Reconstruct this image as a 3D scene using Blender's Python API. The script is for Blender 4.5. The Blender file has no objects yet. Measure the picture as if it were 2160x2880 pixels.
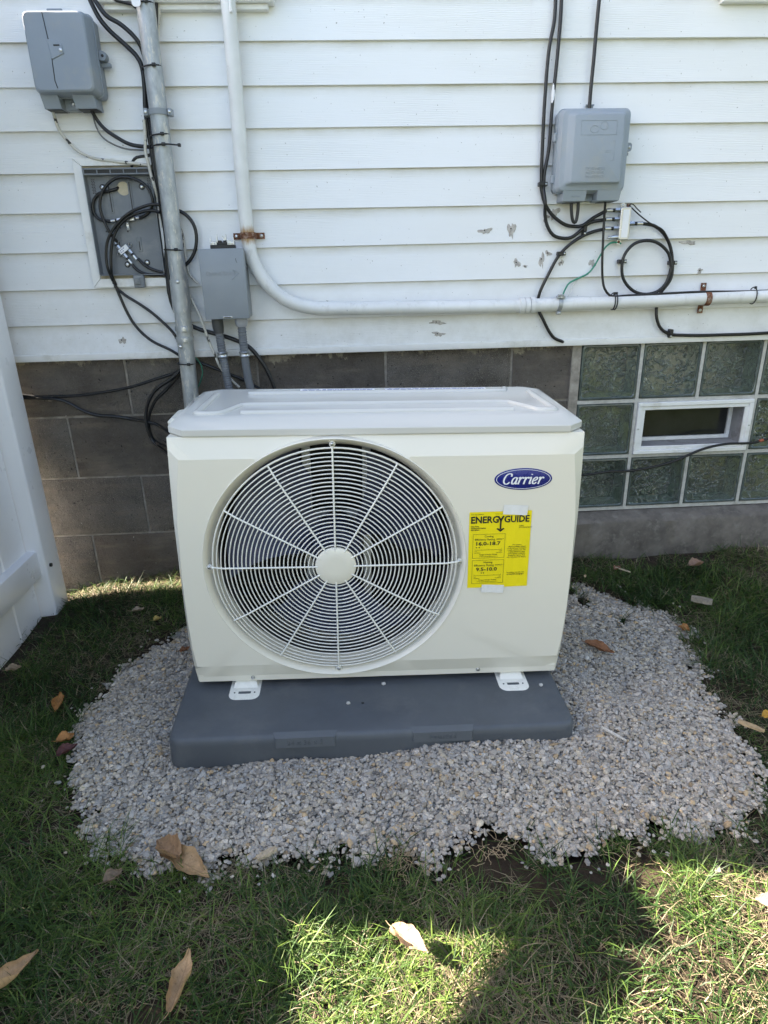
import bpy, bmesh, math, random
import numpy as np
from mathutils import Vector, Matrix, noise as mnoise
C = bpy.context.scene
COL = C.collection
R = math.radians
PI = math.pi

# ------------------------------------------------------------------ camera, sky, sun, exposure
cam_d = bpy.data.cameras.new('camera')
cam = bpy.data.objects.new('camera', cam_d)
COL.objects.link(cam)
cam_d.sensor_fit = 'HORIZONTAL'
cam_d.sensor_width = 36.0
cam_d.lens = 1810.46 / 2160 * 36.0
cam_d.clip_start = 0.02
cam_d.clip_end = 400
PITCH, YAW, ROLL = 0.3651, 0.0543, -0.0238
_f = Vector((math.sin(YAW) * math.cos(PITCH), math.cos(YAW) * math.cos(PITCH), -math.sin(PITCH)))
_r = _f.cross(Vector((0, 0, 1))).normalized()
_u = _r.cross(_f)
_rr = _r * math.cos(ROLL) + _u * math.sin(ROLL)
_uu = -_r * math.sin(ROLL) + _u * math.cos(ROLL)
cam.matrix_world = Matrix(((_rr.x, _uu.x, -_f.x, 0.3534), (_rr.y, _uu.y, -_f.y, -2.0543), (_rr.z, _uu.z, -_f.z, 1.0437), (0, 0, 0, 1)))
C.camera = cam

SUN_EL = R(33)
SUN_AZ = math.atan2(-1.0, 0.15)          # towards the sun, measured from +y: left and slightly behind the house wall
w = bpy.data.worlds.new('World')
C.world = w
w.use_nodes = True
nt = w.node_tree
bg = nt.nodes['Background']
sky = nt.nodes.new('ShaderNodeTexSky')
sky.sky_type = 'NISHITA'
sky.sun_disc = False
sky.sun_elevation = SUN_EL
sky.sun_rotation = SUN_AZ
sky.air_density = 1.0
sky.dust_density = 1.6
sky.ozone_density = 0.6
nt.links.new(sky.outputs[0], bg.inputs[0])
bg.inputs[1].default_value = 0.06
sd = bpy.data.lights.new('sun', 'SUN')
sd.energy = 5.0
sd.angle = R(0.55)
sd.color = (1.0, 0.94, 0.84)
sun = bpy.data.objects.new('sun', sd)
COL.objects.link(sun)
_d = Vector((math.sin(SUN_AZ) * math.cos(SUN_EL), math.cos(SUN_AZ) * math.cos(SUN_EL), math.sin(SUN_EL)))
sun.rotation_euler = _d.to_track_quat('Z', 'Y').to_euler()
vs = C.view_settings
vs.view_transform = 'Standard'
vs.look = 'None'
vs.gamma = 1.0
vs.use_curve_mapping = False
vs.exposure = 3.4
try:
    vs.use_white_balance = True
    vs.white_balance_temperature = 7100
    vs.white_balance_tint = 13
except Exception:
    pass

rng = np.random.default_rng(11)
random.seed(5)

# ------------------------------------------------------------------ helpers
class MB:
    """collects shapes, builds ONE mesh object"""
    def __init__(s):
        s.v = []; s.f = []; s.m = []
    def add(s, vs_, fs, mi=0, M=None):
        o = len(s.v)
        if M is not None:
            vs_ = [M @ Vector(p) for p in vs_]
        s.v += [tuple(p) for p in vs_]
        s.f += [tuple(i + o for i in f) for f in fs]
        s.m += [mi] * len(fs)
        return s
    def box(s, x0, x1, y0, y1, z0, z1, bev=0.0, mi=0, M=None, seg=1):
        if bev <= 0:
            v = [(x, y, z) for x in (x0, x1) for y in (y0, y1) for z in (z0, z1)]
            f = [(0, 1, 3, 2), (4, 6, 7, 5), (0, 4, 5, 1), (2, 3, 7, 6), (0, 2, 6, 4), (1, 5, 7, 3)]
            return s.add(v, f, mi, M)
        bm = bmesh.new()
        bmesh.ops.create_cube(bm, size=1)
        for q in bm.verts:
            q.co = Vector(((x0 + x1) / 2 + q.co.x * (x1 - x0), (y0 + y1) / 2 + q.co.y * (y1 - y0), (z0 + z1) / 2 + q.co.z * (z1 - z0)))
        bmesh.ops.bevel(bm, geom=bm.edges[:], offset=bev, segments=seg, affect='EDGES', profile=0.5)
        bm.verts.index_update()
        s.add([q.co.copy() for q in bm.verts], [[q.index for q in f.verts] for f in bm.faces], mi, M)
        bm.free()
        return s
    def tube(s, pts, r, n=8, mi=0, cap=True, rs=None, M=None, closed=False):
        pts = [Vector(p) for p in pts]
        N = len(pts)
        T = []
        for i in range(N):
            a = pts[(i - 1) % N] if (closed or i) else pts[i]
            b = pts[(i + 1) % N] if (closed or i < N - 1) else pts[i]
            t = (b - a)
            T.append(t.normalized() if t.length > 1e-9 else Vector((0, 0, 1)))
        ref = Vector((0, 1, 0)) if abs(T[0].y) < .9 else Vector((1, 0, 0))
        nrm = (ref - T[0] * ref.dot(T[0])).normalized()
        vv = []
        for i in range(N):
            nrm = (nrm - T[i] * nrm.dot(T[i])).normalized()
            bn = T[i].cross(nrm)
            rr = rs[i] if rs else r
            for k in range(n):
                a = 2 * PI * k / n
                vv.append(pts[i] + nrm * (math.cos(a) * rr) + bn * (math.sin(a) * rr))
        ff = []
        for i in range(N if closed else N - 1):
            j = (i + 1) % N
            for k in range(n):
                ff.append((i * n + k, i * n + (k + 1) % n, j * n + (k + 1) % n, j * n + k))
        if cap and not closed:
            ff.append(tuple(range(n))[::-1]); ff.append(tuple((N - 1) * n + k for k in range(n)))
        return s.add(vv, ff, mi, M)
    def cyl(s, p0, p1, r0, r1=None, n=12, mi=0, M=None):
        return s.tube([p0, p1], r0, n, mi, True, [r0, r0 if r1 is None else r1], M)
    def loft(s, loops, cap0=True, cap1=True, mi=0, M=None):
        n = len(loops[0]); vv = []; ff = []
        for l in loops: vv += l
        for i in range(len(loops) - 1):
            for k in range(n):
                ff.append((i * n + k, i * n + (k + 1) % n, (i + 1) * n + (k + 1) % n, (i + 1) * n + k))
        if cap0: ff.append(tuple(range(n))[::-1])
        if cap1: ff.append(tuple((len(loops) - 1) * n + k for k in range(n)))
        return s.add(vv, ff, mi, M)
    def build(s, name, mats, parent=None, smooth=32, recalc=True):
        me = bpy.data.meshes.new(name)
        me.from_pydata(s.v, [], s.f)
        if recalc:
            bm = bmesh.new(); bm.from_mesh(me)
            bmesh.ops.recalc_face_normals(bm, faces=bm.faces[:])
            bm.to_mesh(me); bm.free()
        ms = mats if isinstance(mats, (list, tuple)) else [mats]
        for m in ms: me.materials.append(m)
        if len(ms) > 1: me.polygons.foreach_set('material_index', s.m)
        if smooth:
            me.polygons.foreach_set('use_smooth', [True] * len(me.polygons))
            me.set_sharp_from_angle(angle=R(smooth))
        o = bpy.data.objects.new(name, me)
        COL.objects.link(o)
        if parent: o.parent = parent
        return o

def share(name, src, parent, loc=None, rot=None):
    o = src.copy(); COL.objects.link(o); o.name = name; o.parent = parent
    if loc is not None: o.location = loc
    if rot is not None: o.rotation_euler = rot
    return o
def thing(name, label, cat, loc=(0, 0, 0), group=None):
    o = bpy.data.objects.new(name, None); COL.objects.link(o); o.location = loc
    o.empty_display_size = .05
    return tag(o, label, cat, group)
def tag(o, label=None, cat=None, group=None, kind=None):
    if label: o['label'] = label
    if cat: o['category'] = cat
    if group: o['group'] = group
    if kind: o['kind'] = kind
    return o
def rr2(cx, cz, wd, h, r, n=4):
    """rounded rectangle, counter-clockwise, in 2-D"""
    o = []
    for sx, sz, a0 in ((1, 1, 0), (-1, 1, 90), (-1, -1, 180), (1, -1, 270)):
        for k in range(n + 1):
            a = R(a0 + 90 * k / n)
            o.append((cx + sx * (wd / 2 - r) + math.cos(a) * r, cz + sz * (h / 2 - r) + math.sin(a) * r))
    return o
def wl(l, out):            # 2-D loop to the wall: out = distance in front of the siding plane y = 0
    return [(x, -out, z) for x, z in l]
def hz(l, z):              # 2-D loop to a horizontal plane
    return [(x, y, z) for x, y in l]
def spline(pts, step=.012):
    P = [Vector(p) for p in pts]
    out = []
    for i in range(len(P) - 1):
        a = P[max(i - 1, 0)]; b = P[i]; c = P[i + 1]; d = P[min(i + 2, len(P) - 1)]
        n = max(2, int((c - b).length / step))
        for k in range(n):
            t = k / n
            out.append(.5 * ((2 * b) + (c - a) * t + (2 * a - 5 * b + 4 * c - d) * t * t + (3 * b - a - 3 * c + d) * t ** 3))
    out.append(P[-1])
    return out
def lathe(prof, n=24, axis='y', c=(0, 0, 0)):
    """profile [(r, d)] spun about the y axis through c"""
    lo = []
    for r, d in prof:
        lo.append([(c[0] + r * math.cos(2 * PI * k / n), c[1] + d, c[2] + r * math.sin(2 * PI * k / n)) for k in range(n)])
    return lo

# ------------------------------------------------------------------ materials
def base(name, rough=.5, metal=0., spec=.5):
    m = bpy.data.materials.new(name); m.use_nodes = True
    n = m.node_tree.nodes; b = n['Principled BSDF']
    b.inputs['Roughness'].default_value = rough
    b.inputs['Metallic'].default_value = metal
    b.inputs['Specular IOR Level'].default_value = spec
    return m, m.node_tree, b
def nd(t, typ, **kw):
    n = t.nodes.new(typ)
    for k, v in kw.items():
        if k in ('loc',): continue
        setattr(n, k, v)
    return n
def noise(t, scale, detail=4, rough=.55, vec=None, dist=0.):
    n = nd(t, 'ShaderNodeTexNoise')
    n.inputs['Scale'].default_value = scale; n.inputs['Detail'].default_value = detail
    n.inputs['Roughness'].default_value = rough; n.inputs['Distortion'].default_value = dist
    if vec is not None: t.links.new(vec, n.inputs['Vector'])
    return n.outputs['Fac']
def ramp(t, fac, stops):
    n = nd(t, 'ShaderNodeValToRGB')
    e = n.color_ramp.elements
    while len(e) < len(stops): e.new(.5)
    for k, (p, c) in enumerate(stops):
        e[k].position = p
        e[k].color = (c, c, c, 1) if isinstance(c, (int, float)) else (c[0], c[1], c[2], 1)
    t.links.new(fac, n.inputs[0])
    return n.outputs[0]
def mixc(t, fac, a, b, mode='MIX'):
    n = nd(t, 'ShaderNodeMix', data_type='RGBA', blend_type=mode)
    for i, x in ((0, fac), (6, a), (7, b)):
        if isinstance(x, (int, float)): n.inputs[i].default_value = x
        elif isinstance(x, tuple): n.inputs[i].default_value = (x[0], x[1], x[2], 1)
        else: t.links.new(x, n.inputs[i])
    return n.outputs[2]
def mth(t, op, a, b=0.):
    n = nd(t, 'ShaderNodeMath', operation=op)
    for i, x in enumerate((a, b)):
        if isinstance(x, (int, float)): n.inputs[i].default_value = x
        else: t.links.new(x, n.inputs[i])
    return n.outputs[0]
def pos(t):
    return nd(t, 'ShaderNodeNewGeometry').outputs['Position']
def mapped(t, vec, sc):
    n = nd(t, 'ShaderNodeMapping'); n.inputs['Scale'].default_value = sc
    t.links.new(vec, n.inputs['Vector']); return n.outputs[0]
def sep(t, vec):
    n = nd(t, 'ShaderNodeSeparateXYZ'); t.links.new(vec, n.inputs[0]); return n.outputs
def bump(t, b, h, strength=.3, dist=.002):
    n = nd(t, 'ShaderNodeBump'); n.inputs['Strength'].default_value = strength; n.inputs['Distance'].default_value = dist
    t.links.new(h, n.inputs['Height']); t.links.new(n.outputs[0], b.inputs['Normal'])
def mat(name, c, rough=.5, metal=0., spec=.5, var=.12, sc=18., bmp=0., bsc=400., dirt=None, dsc=9., coat=0., rv=.08):
    m, t, b = base(name, rough, metal, spec)
    p = pos(t)
    f = noise(t, sc, 5, .6, p)
    lo = tuple(x * (1 - var) for x in c); hi = tuple(min(1, x * (1 + var)) for x in c)
    col = ramp(t, f, [(.3, lo), (.7, hi)])
    if dirt:
        d = ramp(t, noise(t, dsc, 8, .68, p), [(.52, 0.), (.72, 1.)])
        col = mixc(t, d, col, dirt)
    t.links.new(col, b.inputs['Base Color'])
    rvn = ramp(t, noise(t, sc * 2.3, 4, .6, p), [(.3, max(.02, rough - rv)), (.7, min(1, rough + rv))])
    t.links.new(rvn, b.inputs['Roughness'])
    if bmp: bump(t, b, noise(t, bsc, 3, .6, p), bmp, .001)
    if coat: b.inputs['Coat Weight'].default_value = coat; b.inputs['Coat Roughness'].default_value = .08
    return m

def siding_mat():
    m, t, b = base('white_vinyl_siding', .42, 0, .4)
    p = pos(t); s = sep(t, p)
    rnd = nd(t, 'ShaderNodeObjectInfo').outputs['Random']
    tint = ramp(t, rnd, [(0., (.79, .795, .80)), (1., (.83, .835, .84))])
    big = noise(t, 2.2, 5, .6, mapped(t, p, (.6, 1, 1.6)))
    col = mixc(t, ramp(t, big, [(.42, 0.), (.75, .3)]), tint, (.70, .675, .60))
    # grime that settles just under each lap
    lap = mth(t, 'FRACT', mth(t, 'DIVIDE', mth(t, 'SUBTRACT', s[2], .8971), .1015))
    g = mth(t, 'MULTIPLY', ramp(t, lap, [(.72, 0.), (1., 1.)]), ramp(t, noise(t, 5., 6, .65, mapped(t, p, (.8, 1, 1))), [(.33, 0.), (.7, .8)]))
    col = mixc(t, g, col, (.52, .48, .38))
    low = mth(t, 'MULTIPLY', ramp(t, mth(t, 'SUBTRACT', 1.05, s[2]), [(0., 0.), (.25, 1.)]), ramp(t, noise(t, 11, 7, .7, p), [(.42, 0.), (.72, .6)]))
    col = mixc(t, low, col, (.55, .54, .50))
    sp = ramp(t, noise(t, 150, 2, .5, p), [(.735, 0.), (.76, .7)])
    col = mixc(t, sp, col, (.22, .2, .17))
    t.links.new(col, b.inputs['Base Color'])
    off = nd(t, 'ShaderNodeVectorMath', operation='ADD'); t.links.new(p, off.inputs[0])
    cb = nd(t, 'ShaderNodeCombineXYZ'); t.links.new(mth(t, 'MULTIPLY', rnd, 37.), cb.inputs[0]); t.links.new(cb.outputs[0], off.inputs[1])
    gr = noise(t, 26, 6, .6, mapped(t, off.outputs[0], (.55, 1, 9.)), .9)
    gw = nd(t, 'ShaderNodeTexWave', wave_type='BANDS', bands_direction='Z')
    gw.inputs['Scale'].default_value = 34; gw.inputs['Distortion'].default_value = 9; gw.inputs['Detail'].default_value = 3; gw.inputs['Detail Scale'].default_value = .6
    t.links.new(mapped(t, off.outputs[0], (.45, 1, 2.2)), gw.inputs['Vector'])
    mk = ramp(t, noise(t, 3.2, 3, .5, mapped(t, off.outputs[0], (.7, 1, 2))), [(.42, 0.), (.6, 1.)])
    bump(t, b, mth(t, 'ADD', mth(t, 'MULTIPLY', gr, .8), mth(t, 'MULTIPLY', mth(t, 'MULTIPLY', gw.outputs['Fac'], mk), .55)), .42, .0016)
    return m
def block_mat():
    m, t, b = base('split_face_block', .9, 0, .25)
    p = pos(t); s = sep(t, p)
    rnd = nd(t, 'ShaderNodeObjectInfo').outputs['Random']
    tint = ramp(t, rnd, [(0., (.175, .150, .126)), (.5, (.225, .198, .170)), (1., (.29, .258, .222))])
    col = mixc(t, ramp(t, noise(t, 7, 8, .72, p), [(.35, 0.), (.68, .85)]), tint, (.085, .072, .060))
    col = mixc(t, ramp(t, noise(t, 9, 5, .6, mapped(t, p, (.6, 1, 2.5))), [(.5, 0.), (.72, .55)]), col, (.34, .28, .22))
    rs = mth(t, 'MULTIPLY', ramp(t, rnd, [(.45, .15), (.6, 1.)]), ramp(t, noise(t, 330, 3, .7, p), [(.56, 0.), (.63, 1.)]))
    col = mixc(t, rs, col, (.42, .39, .34))
    pit = ramp(t, noise(t, 120, 2, .5, p), [(.27, 1.), (.31, 0.)])
    col = mixc(t, pit, col, (.03, .027, .025))
    wsp = ramp(t, noise(t, 55, 4, .6, mapped(t, p, (1.3, 1, .7))), [(.715, 0.), (.73, .85)])
    col = mixc(t, wsp, col, (.62, .60, .55))
    top = ramp(t, mth(t, 'ADD', s[2], mth(t, 'MULTIPLY', noise(t, 14, 7, .75, mapped(t, p, (1.3, 1, .8))), .17)), [(.872, 0.), (.882, .85)])
    col = mixc(t, top, col, (.46, .41, .31))
    t.links.new(col, b.inputs['Base Color'])
    h = mth(t, 'ADD', mth(t, 'MULTIPLY', noise(t, 45, 8, .7, p), 1.), mth(t, 'MULTIPLY', noise(t, 260, 4, .7, p), mth(t, 'ADD', .35, mth(t, 'MULTIPLY', rs, .5))))
    bump(t, b, h, 1., .018)
    return m
def soil_mat():
    m, t, b = base('soil', .95, 0, .2)
    p = pos(t)
    col = ramp(t, noise(t, 14, 8, .7, p), [(.3, (.026, .018, .012)), (.55, (.045, .032, .022)), (.75, (.085, .064, .045))])
    ds = nd(t, 'ShaderNodeVectorMath', operation='DISTANCE'); t.links.new(p, ds.inputs[0]); ds.inputs[1].default_value = (.4, -.8, 0)
    far = ramp(t, mth(t, 'DIVIDE', mth(t, 'ADD', ds.outputs['Value'], noise(t, 3, 4, .6, p)), 10.), [(.20, 0.), (.27, .85)])
    col = mixc(t, far, col, ramp(t, noise(t, 25, 8, .7, p), [(.3, (.02, .04, .012)), (.7, (.07, .10, .03))]))
    t.links.new(col, b.inputs['Base Color'])
    bump(t, b, noise(t, 60, 8, .75, p), .9, .012)
    return m
def attr_mat(name, rough, spec=.3, trans=0., bmp=0.):
    m, t, b = base(name, rough, 0, spec)
    a = nd(t, 'ShaderNodeAttribute', attribute_name='col')
    p = pos(t)
    col = a.outputs['Color']
    if bmp:
        col = mixc(t, ramp(t, noise(t, 300, 4, .7, p), [(.35, .35), (.65, 0.)]), col, (.10, .10, .105))
        bump(t, b, noise(t, 420, 4, .7, p), bmp, .001)
    t.links.new(col, b.inputs['Base Color'])
    if trans:
        tr = nd(t, 'ShaderNodeBsdfTranslucent'); t.links.new(col, tr.inputs[0])
        mx = nd(t, 'ShaderNodeMixShader'); mx.inputs[0].default_value = trans
        out = t.nodes['Material Output']
        t.links.new(b.outputs[0], mx.inputs[1]); t.links.new(tr.outputs[0], mx.inputs[2]); t.links.new(mx.outputs[0], out.inputs[0])
    return m
def glass_mat():
    """thin pressed glass: clear sheet + rippled surface reflection"""
    m, t, b = base('rippled_glass', .06, 0, .5)
    p = pos(t)
    n1 = noise(t, 31, 2.5, .5, mapped(t, p, (1., 1., 1.15)), 1.1)
    ridge = mth(t, 'ABSOLUTE', mth(t, 'SUBTRACT', n1, .5))
    hgt = ramp(t, ridge, [(0., 1.), (.03, .3), (.07, 0.)])
    bn = nd(t, 'ShaderNodeBump'); bn.inputs['Strength'].default_value = .9; bn.inputs['Distance'].default_value = .004
    t.links.new(hgt, bn.inputs['Height'])
    gl = nd(t, 'ShaderNodeBsdfGlossy'); gl.inputs['Roughness'].default_value = .12; t.links.new(bn.outputs[0], gl.inputs['Normal'])
    tp = nd(t, 'ShaderNodeBsdfTransparent'); tp.inputs[0].default_value = (.80, .85, .82, 1)
    fr = nd(t, 'ShaderNodeFresnel'); fr.inputs[0].default_value = 1.6; t.links.new(bn.outputs[0], fr.inputs['Normal'])
    mx = nd(t, 'ShaderNodeMixShader')
    t.links.new(mth(t, 'MINIMUM', mth(t, 'MULTIPLY', fr.outputs[0], 1.5), 1.), mx.inputs[0])
    t.links.new(tp.outputs[0], mx.inputs[1]); t.links.new(gl.outputs[0], mx.inputs[2])
    t.links.new(mx.outputs[0], t.nodes['Material Output'].inputs[0])
    return m
def glassback_mat():
    m, t, b = base('glass_block_far_face', .2, 0, .5)
    p = pos(t)
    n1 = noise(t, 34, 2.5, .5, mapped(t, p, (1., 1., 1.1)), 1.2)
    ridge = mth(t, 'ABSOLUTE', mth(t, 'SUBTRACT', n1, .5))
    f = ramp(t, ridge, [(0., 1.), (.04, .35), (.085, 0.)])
    col = mixc(t, mth(t, 'MULTIPLY', f, ramp(t, noise(t, 12, 2, .5, p), [(.35, .25), (.6, .95)])), ramp(t, noise(t, 7, 3, .5, p), [(.3, (.17, .18, .17)), (.7, (.30, .31, .295))]), (.62, .68, .62))  # pale squiggles painted in for highlights on the ripples
    t.links.new(col, b.inputs['Base Color'])
    bump(t, b, f, .8, .004)
    return m
def pipe_mat():
    m, t, b = base('white_painted_pipe', .38, 0, .5)
    p = pos(t); s = sep(t, p)
    col = ramp(t, noise(t, 9, 6, .6, p), [(.35, (.66, .66, .64)), (.65, (.76, .76, .745))])
    # orange rust bleeding round the strap on the drop, and chips in the paint
    d = mth(t, 'ABSOLUTE', mth(t, 'SUBTRACT', s[2], 1.133))
    msk = mth(t, 'MULTIPLY', mth(t, 'LESS_THAN', s[0], .2), ramp(t, mth(t, 'ADD', d, mth(t, 'MULTIPLY', noise(t, 130, 5, .7, mapped(t, p, (1, 1, .25))), .035)), [(.026, 1.), (.044, 0.)]))
    col = mixc(t, msk, col, (.36, .20, .07))
    dirt = mth(t, 'MULTIPLY', ramp(t, noise(t, 34, 7, .75, mapped(t, p, (1, 1, .5))), [(.52, 0.), (.7, .6)]), ramp(t, mth(t, 'ABSOLUTE', mth(t, 'SUBTRACT', s[2], 1.02)), [(.07, 1.), (.13, 0.)]))
    col = mixc(t, dirt, col, (.42, .40, .37))
    chip = ramp(t, noise(t, 70, 5, .7, p), [(.69, 0.), (.70, .85)])
    col = mixc(t, chip, col, (.30, .31, .32))
    t.links.new(col, b.inputs['Base Color'])
    bump(t, b, noise(t, 220, 3, .6, p), .15, .001)
    return m
def galv_mat():
    m, t, b = base('weathered_galvanised_steel', .48, .5, .5)
    p = pos(t)
    col = ramp(t, noise(t, 60, 5, .6, mapped(t, p, (1, 1, .5))), [(.3, (.30, .32, .33)), (.7, (.47, .49, .50))])
    z = sep(t, p)[2]
    pm = mth(t, 'MULTIPLY', ramp(t, noise(t, 48, 7, .72, mapped(t, p, (1.6, 1.6, .45))), [(.565, 0.), (.60, 1.)]), ramp(t, z, [(0., 1.), (1., 1.)]))
    col = mixc(t, pm, col, (.55, .53, .47))
    t.links.new(col, b.inputs['Base Color'])
    mt = nd(t, 'ShaderNodeMath', operation='SUBTRACT'); mt.inputs[0].default_value = .5; t.links.new(mth(t, 'MULTIPLY', pm, .5), mt.inputs[1])
    t.links.new(mt.outputs[0], b.inputs['Metallic'])
    bump(t, b, noise(t, 150, 4, .6, p), .12, .001)
    return m
def painted_cable_mat():
    m, t, b = base('peeling_white_painted_cable', .6)
    p = pos(t)
    f = ramp(t, noise(t, 75, 3, .6, mapped(t, p, (1, 1, .6))), [(.60, 0.), (.62, 1.)])
    col = mixc(t, f, ramp(t, noise(t, 20, 4, .6, p), [(.3, (.50, .47, .41)), (.7, (.66, .64, .58))]), (.02, .02, .02))
    t.links.new(col, b.inputs['Base Color'])
    return m

SIDING = siding_mat(); BLOCK = block_mat(); SOIL = soil_mat()
TRIM = mat('white_aluminium_trim', (.79, .785, .77), .4, var=.04, dirt=(.5, .48, .42), dsc=6, bmp=.05)
MORTAR = mat('mortar', (.30, .268, .228), .95, var=.35, sc=40, bmp=.6, bsc=160)
WHITEMORTAR = mat('pale_mortar', (.50, .485, .445), .9, var=.15, sc=60, bmp=.5, bsc=220, dirt=(.35, .33, .29), dsc=14)
CONCRETE = mat('concrete_sill', (.135, .118, .10), .92, var=.4, sc=14, bmp=.9, bsc=120, dirt=(.20, .18, .155), dsc=38)
VINYL = mat('white_fence_vinyl', (.80, .80, .81), .3, var=.02, sc=5, rv=.04)
CREAM = mat('cream_enamel', (.765, .73, .63), .22, var=0., sc=4, spec=.5, rv=0.)
CREAMDARK = mat('cream_enamel_darkened', (.60, .59, .55), .10, var=0., sc=4, spec=.6, rv=0.)  # the cabinet's own cream, darkened to stand in for light on the lid
WIRE = mat('white_coated_wire', (.80, .79, .73), .3, var=.02)
PADM = mat('grey_plastic_pad', (.078, .088, .100), .5, var=.12, sc=7, bmp=.45, bsc=700, dirt=(.11, .117, .124), dsc=8)
DARKIN = mat('shade_black_inside', (.035, .035, .036), .7)  # near black stands in for shade on the inner walls
NAVY = mat('navy_plastic_fan', (.024, .032, .075), .35, var=.1)
BRACKET = mat('pale_zinc_plate', (.50, .50, .47), .4, .2, var=.06)
PADPLATE = mat('pale_pad_plate', (.100, .111, .123), .45, var=.05)
FINES = mat('stone_dust', (.21, .205, .19), .95, var=.75, sc=170, bmp=1., bsc=190)
STEEL = mat('zinc_steel', (.55, .56, .57), .3, .9, var=.1)
COILM = mat('condenser_fins', (.02, .02, .02), .5, .3, bmp=.3, bsc=900)
COPPERY = mat('tube_line', (.16, .15, .12), .5, .3)
GREYBOX = mat('grey_plastic_box', (.25, .285, .33), .5, var=.06, sc=8, bmp=.12, bsc=700, dirt=(.30, .31, .31), dsc=10)
GREYBOXL = mat('pale_grey_plastic_box', (.285, .325, .365), .48, var=.05, sc=8, bmp=.1, bsc=700, dirt=(.34, .345, .33), dsc=9)
GREYMETAL = mat('grey_enamelled_steel', (.245, .27, .295), .42, var=.05, sc=10, bmp=.08, bsc=500)
TRAYM = mat('dark_grey_tray_plastic', (.16, .175, .195), .45, var=.08, sc=14, bmp=.1, bsc=500, dirt=(.24, .25, .25), dsc=12)
BLACK = mat('black_cable_jacket', (.010, .010, .011), .38, var=.3, sc=60)
DULLBLACK = mat('black_plastic', (.012, .012, .012), .45, var=.3)
GREYCABLE = mat('grey_cable_jacket', (.16, .16, .16), .5)
GREEN = mat('green_wire', (.02, .22, .14), .45, var=.2)
DGREEN = mat('dark_green_wire', (.03, .06, .055), .45)
CLEAR = mat('clear_sleeve_wire', (.62, .63, .60), .25)
PAINTC = painted_cable_mat(); PIPE = pipe_mat(); GALV = galv_mat()
RUST = mat('rusty_strap', (.17, .065, .03), .85, .1, var=.55, sc=120, bmp=.5, bsc=500, dirt=(.42, .36, .3), dsc=60)
CAULKM = mat('smeared_grey_caulk', (.43, .40, .365), .75, var=.35, sc=90, bmp=.4, bsc=300)
WHIP = mat('grey_conduit_plastic', (.135, .145, .16), .5, var=.1, dirt=(.22, .23, .23), dsc=14)
WHIPL = mat('pale_grey_fitting', (.36, .37, .40), .5, var=.06)
YELLOW = mat('yellow_paper', (.86, .70, .006), .55, var=.03)
PAPER = mat('white_paper', (.80, .80, .81), .5, var=.03)
TAPE = mat('white_masking_tape', (.76, .755, .74), .45, var=.05, sc=60, bmp=.2, bsc=200)
INK = mat('black_ink', (.012, .012, .012), .5)
BLUEINK = mat('blue_ink', (.06, .10, .32), .5)
LOGOBLUE = mat('dark_blue_badge', (.006, .014, .18), .28, var=.04)
LOGOWHITE = mat('white_badge_print', (.8, .82, .86), .3, var=.02)
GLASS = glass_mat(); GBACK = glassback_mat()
GRIM = mat('dark_green_glass_rim', (.085, .105, .095), .12, var=.35, sc=40)
GSIDE = mat('pale_green_glass_edge', (.50, .58, .52), .3, var=.35, sc=70)
PANE = mat('dark_window_glass', (.022, .023, .023), .06, var=.3, spec=.25)
BEIGE = mat('bare_wood', (.50, .44, .32), .8, var=.2, sc=40)
STONE = attr_mat('gravel_stone', .85, .25, 0., .5)
GRASSM = attr_mat('grass_blade', .55, .35, .32)
LEAFM = {}
def leafmat(nm, c):
    if nm not in LEAFM:
        m, t, b = base(nm, .6, 0, .35)
        p = pos(t)
        col = ramp(t, noise(t, 60, 6, .65, p), [(.3, tuple(x * .62 for x in c)), (.6, c), (.8, tuple(min(1, x * 1.2) for x in c))])
        o_ = sep(t, nd(t, 'ShaderNodeTexCoord').outputs['Object'])
        av = mth(t, 'ABSOLUTE', o_[1])
        fr = mth(t, 'ABSOLUTE', mth(t, 'SUBTRACT', mth(t, 'FRACT', mth(t, 'DIVIDE', mth(t, 'SUBTRACT', o_[0], mth(t, 'MULTIPLY', av, .8)), .0075)), .5))
        vein = mth(t, 'MAXIMUM', ramp(t, fr, [(.0, 1.), (.09, 0.)]), ramp(t, mth(t, 'MULTIPLY', av, 100.), [(.06, 1.), (.13, 0.)]))
        spots = ramp(t, noise(t, 170, 3, .6, p), [(.62, 0.), (.68, .6)])
        col = mixc(t, spots, col, tuple(x * .35 for x in c))
        col = mixc(t, mth(t, 'MULTIPLY', vein, .45), col, tuple(x * .55 for x in c))
        t.links.new(col, b.inputs['Base Color'])
        bump(t, b, mth(t, 'ADD', noise(t, 160, 4, .6, p), mth(t, 'MULTIPLY', vein, .6)), .5, .0012)
        LEAFM[nm] = m
    return LEAFM[nm]

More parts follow.
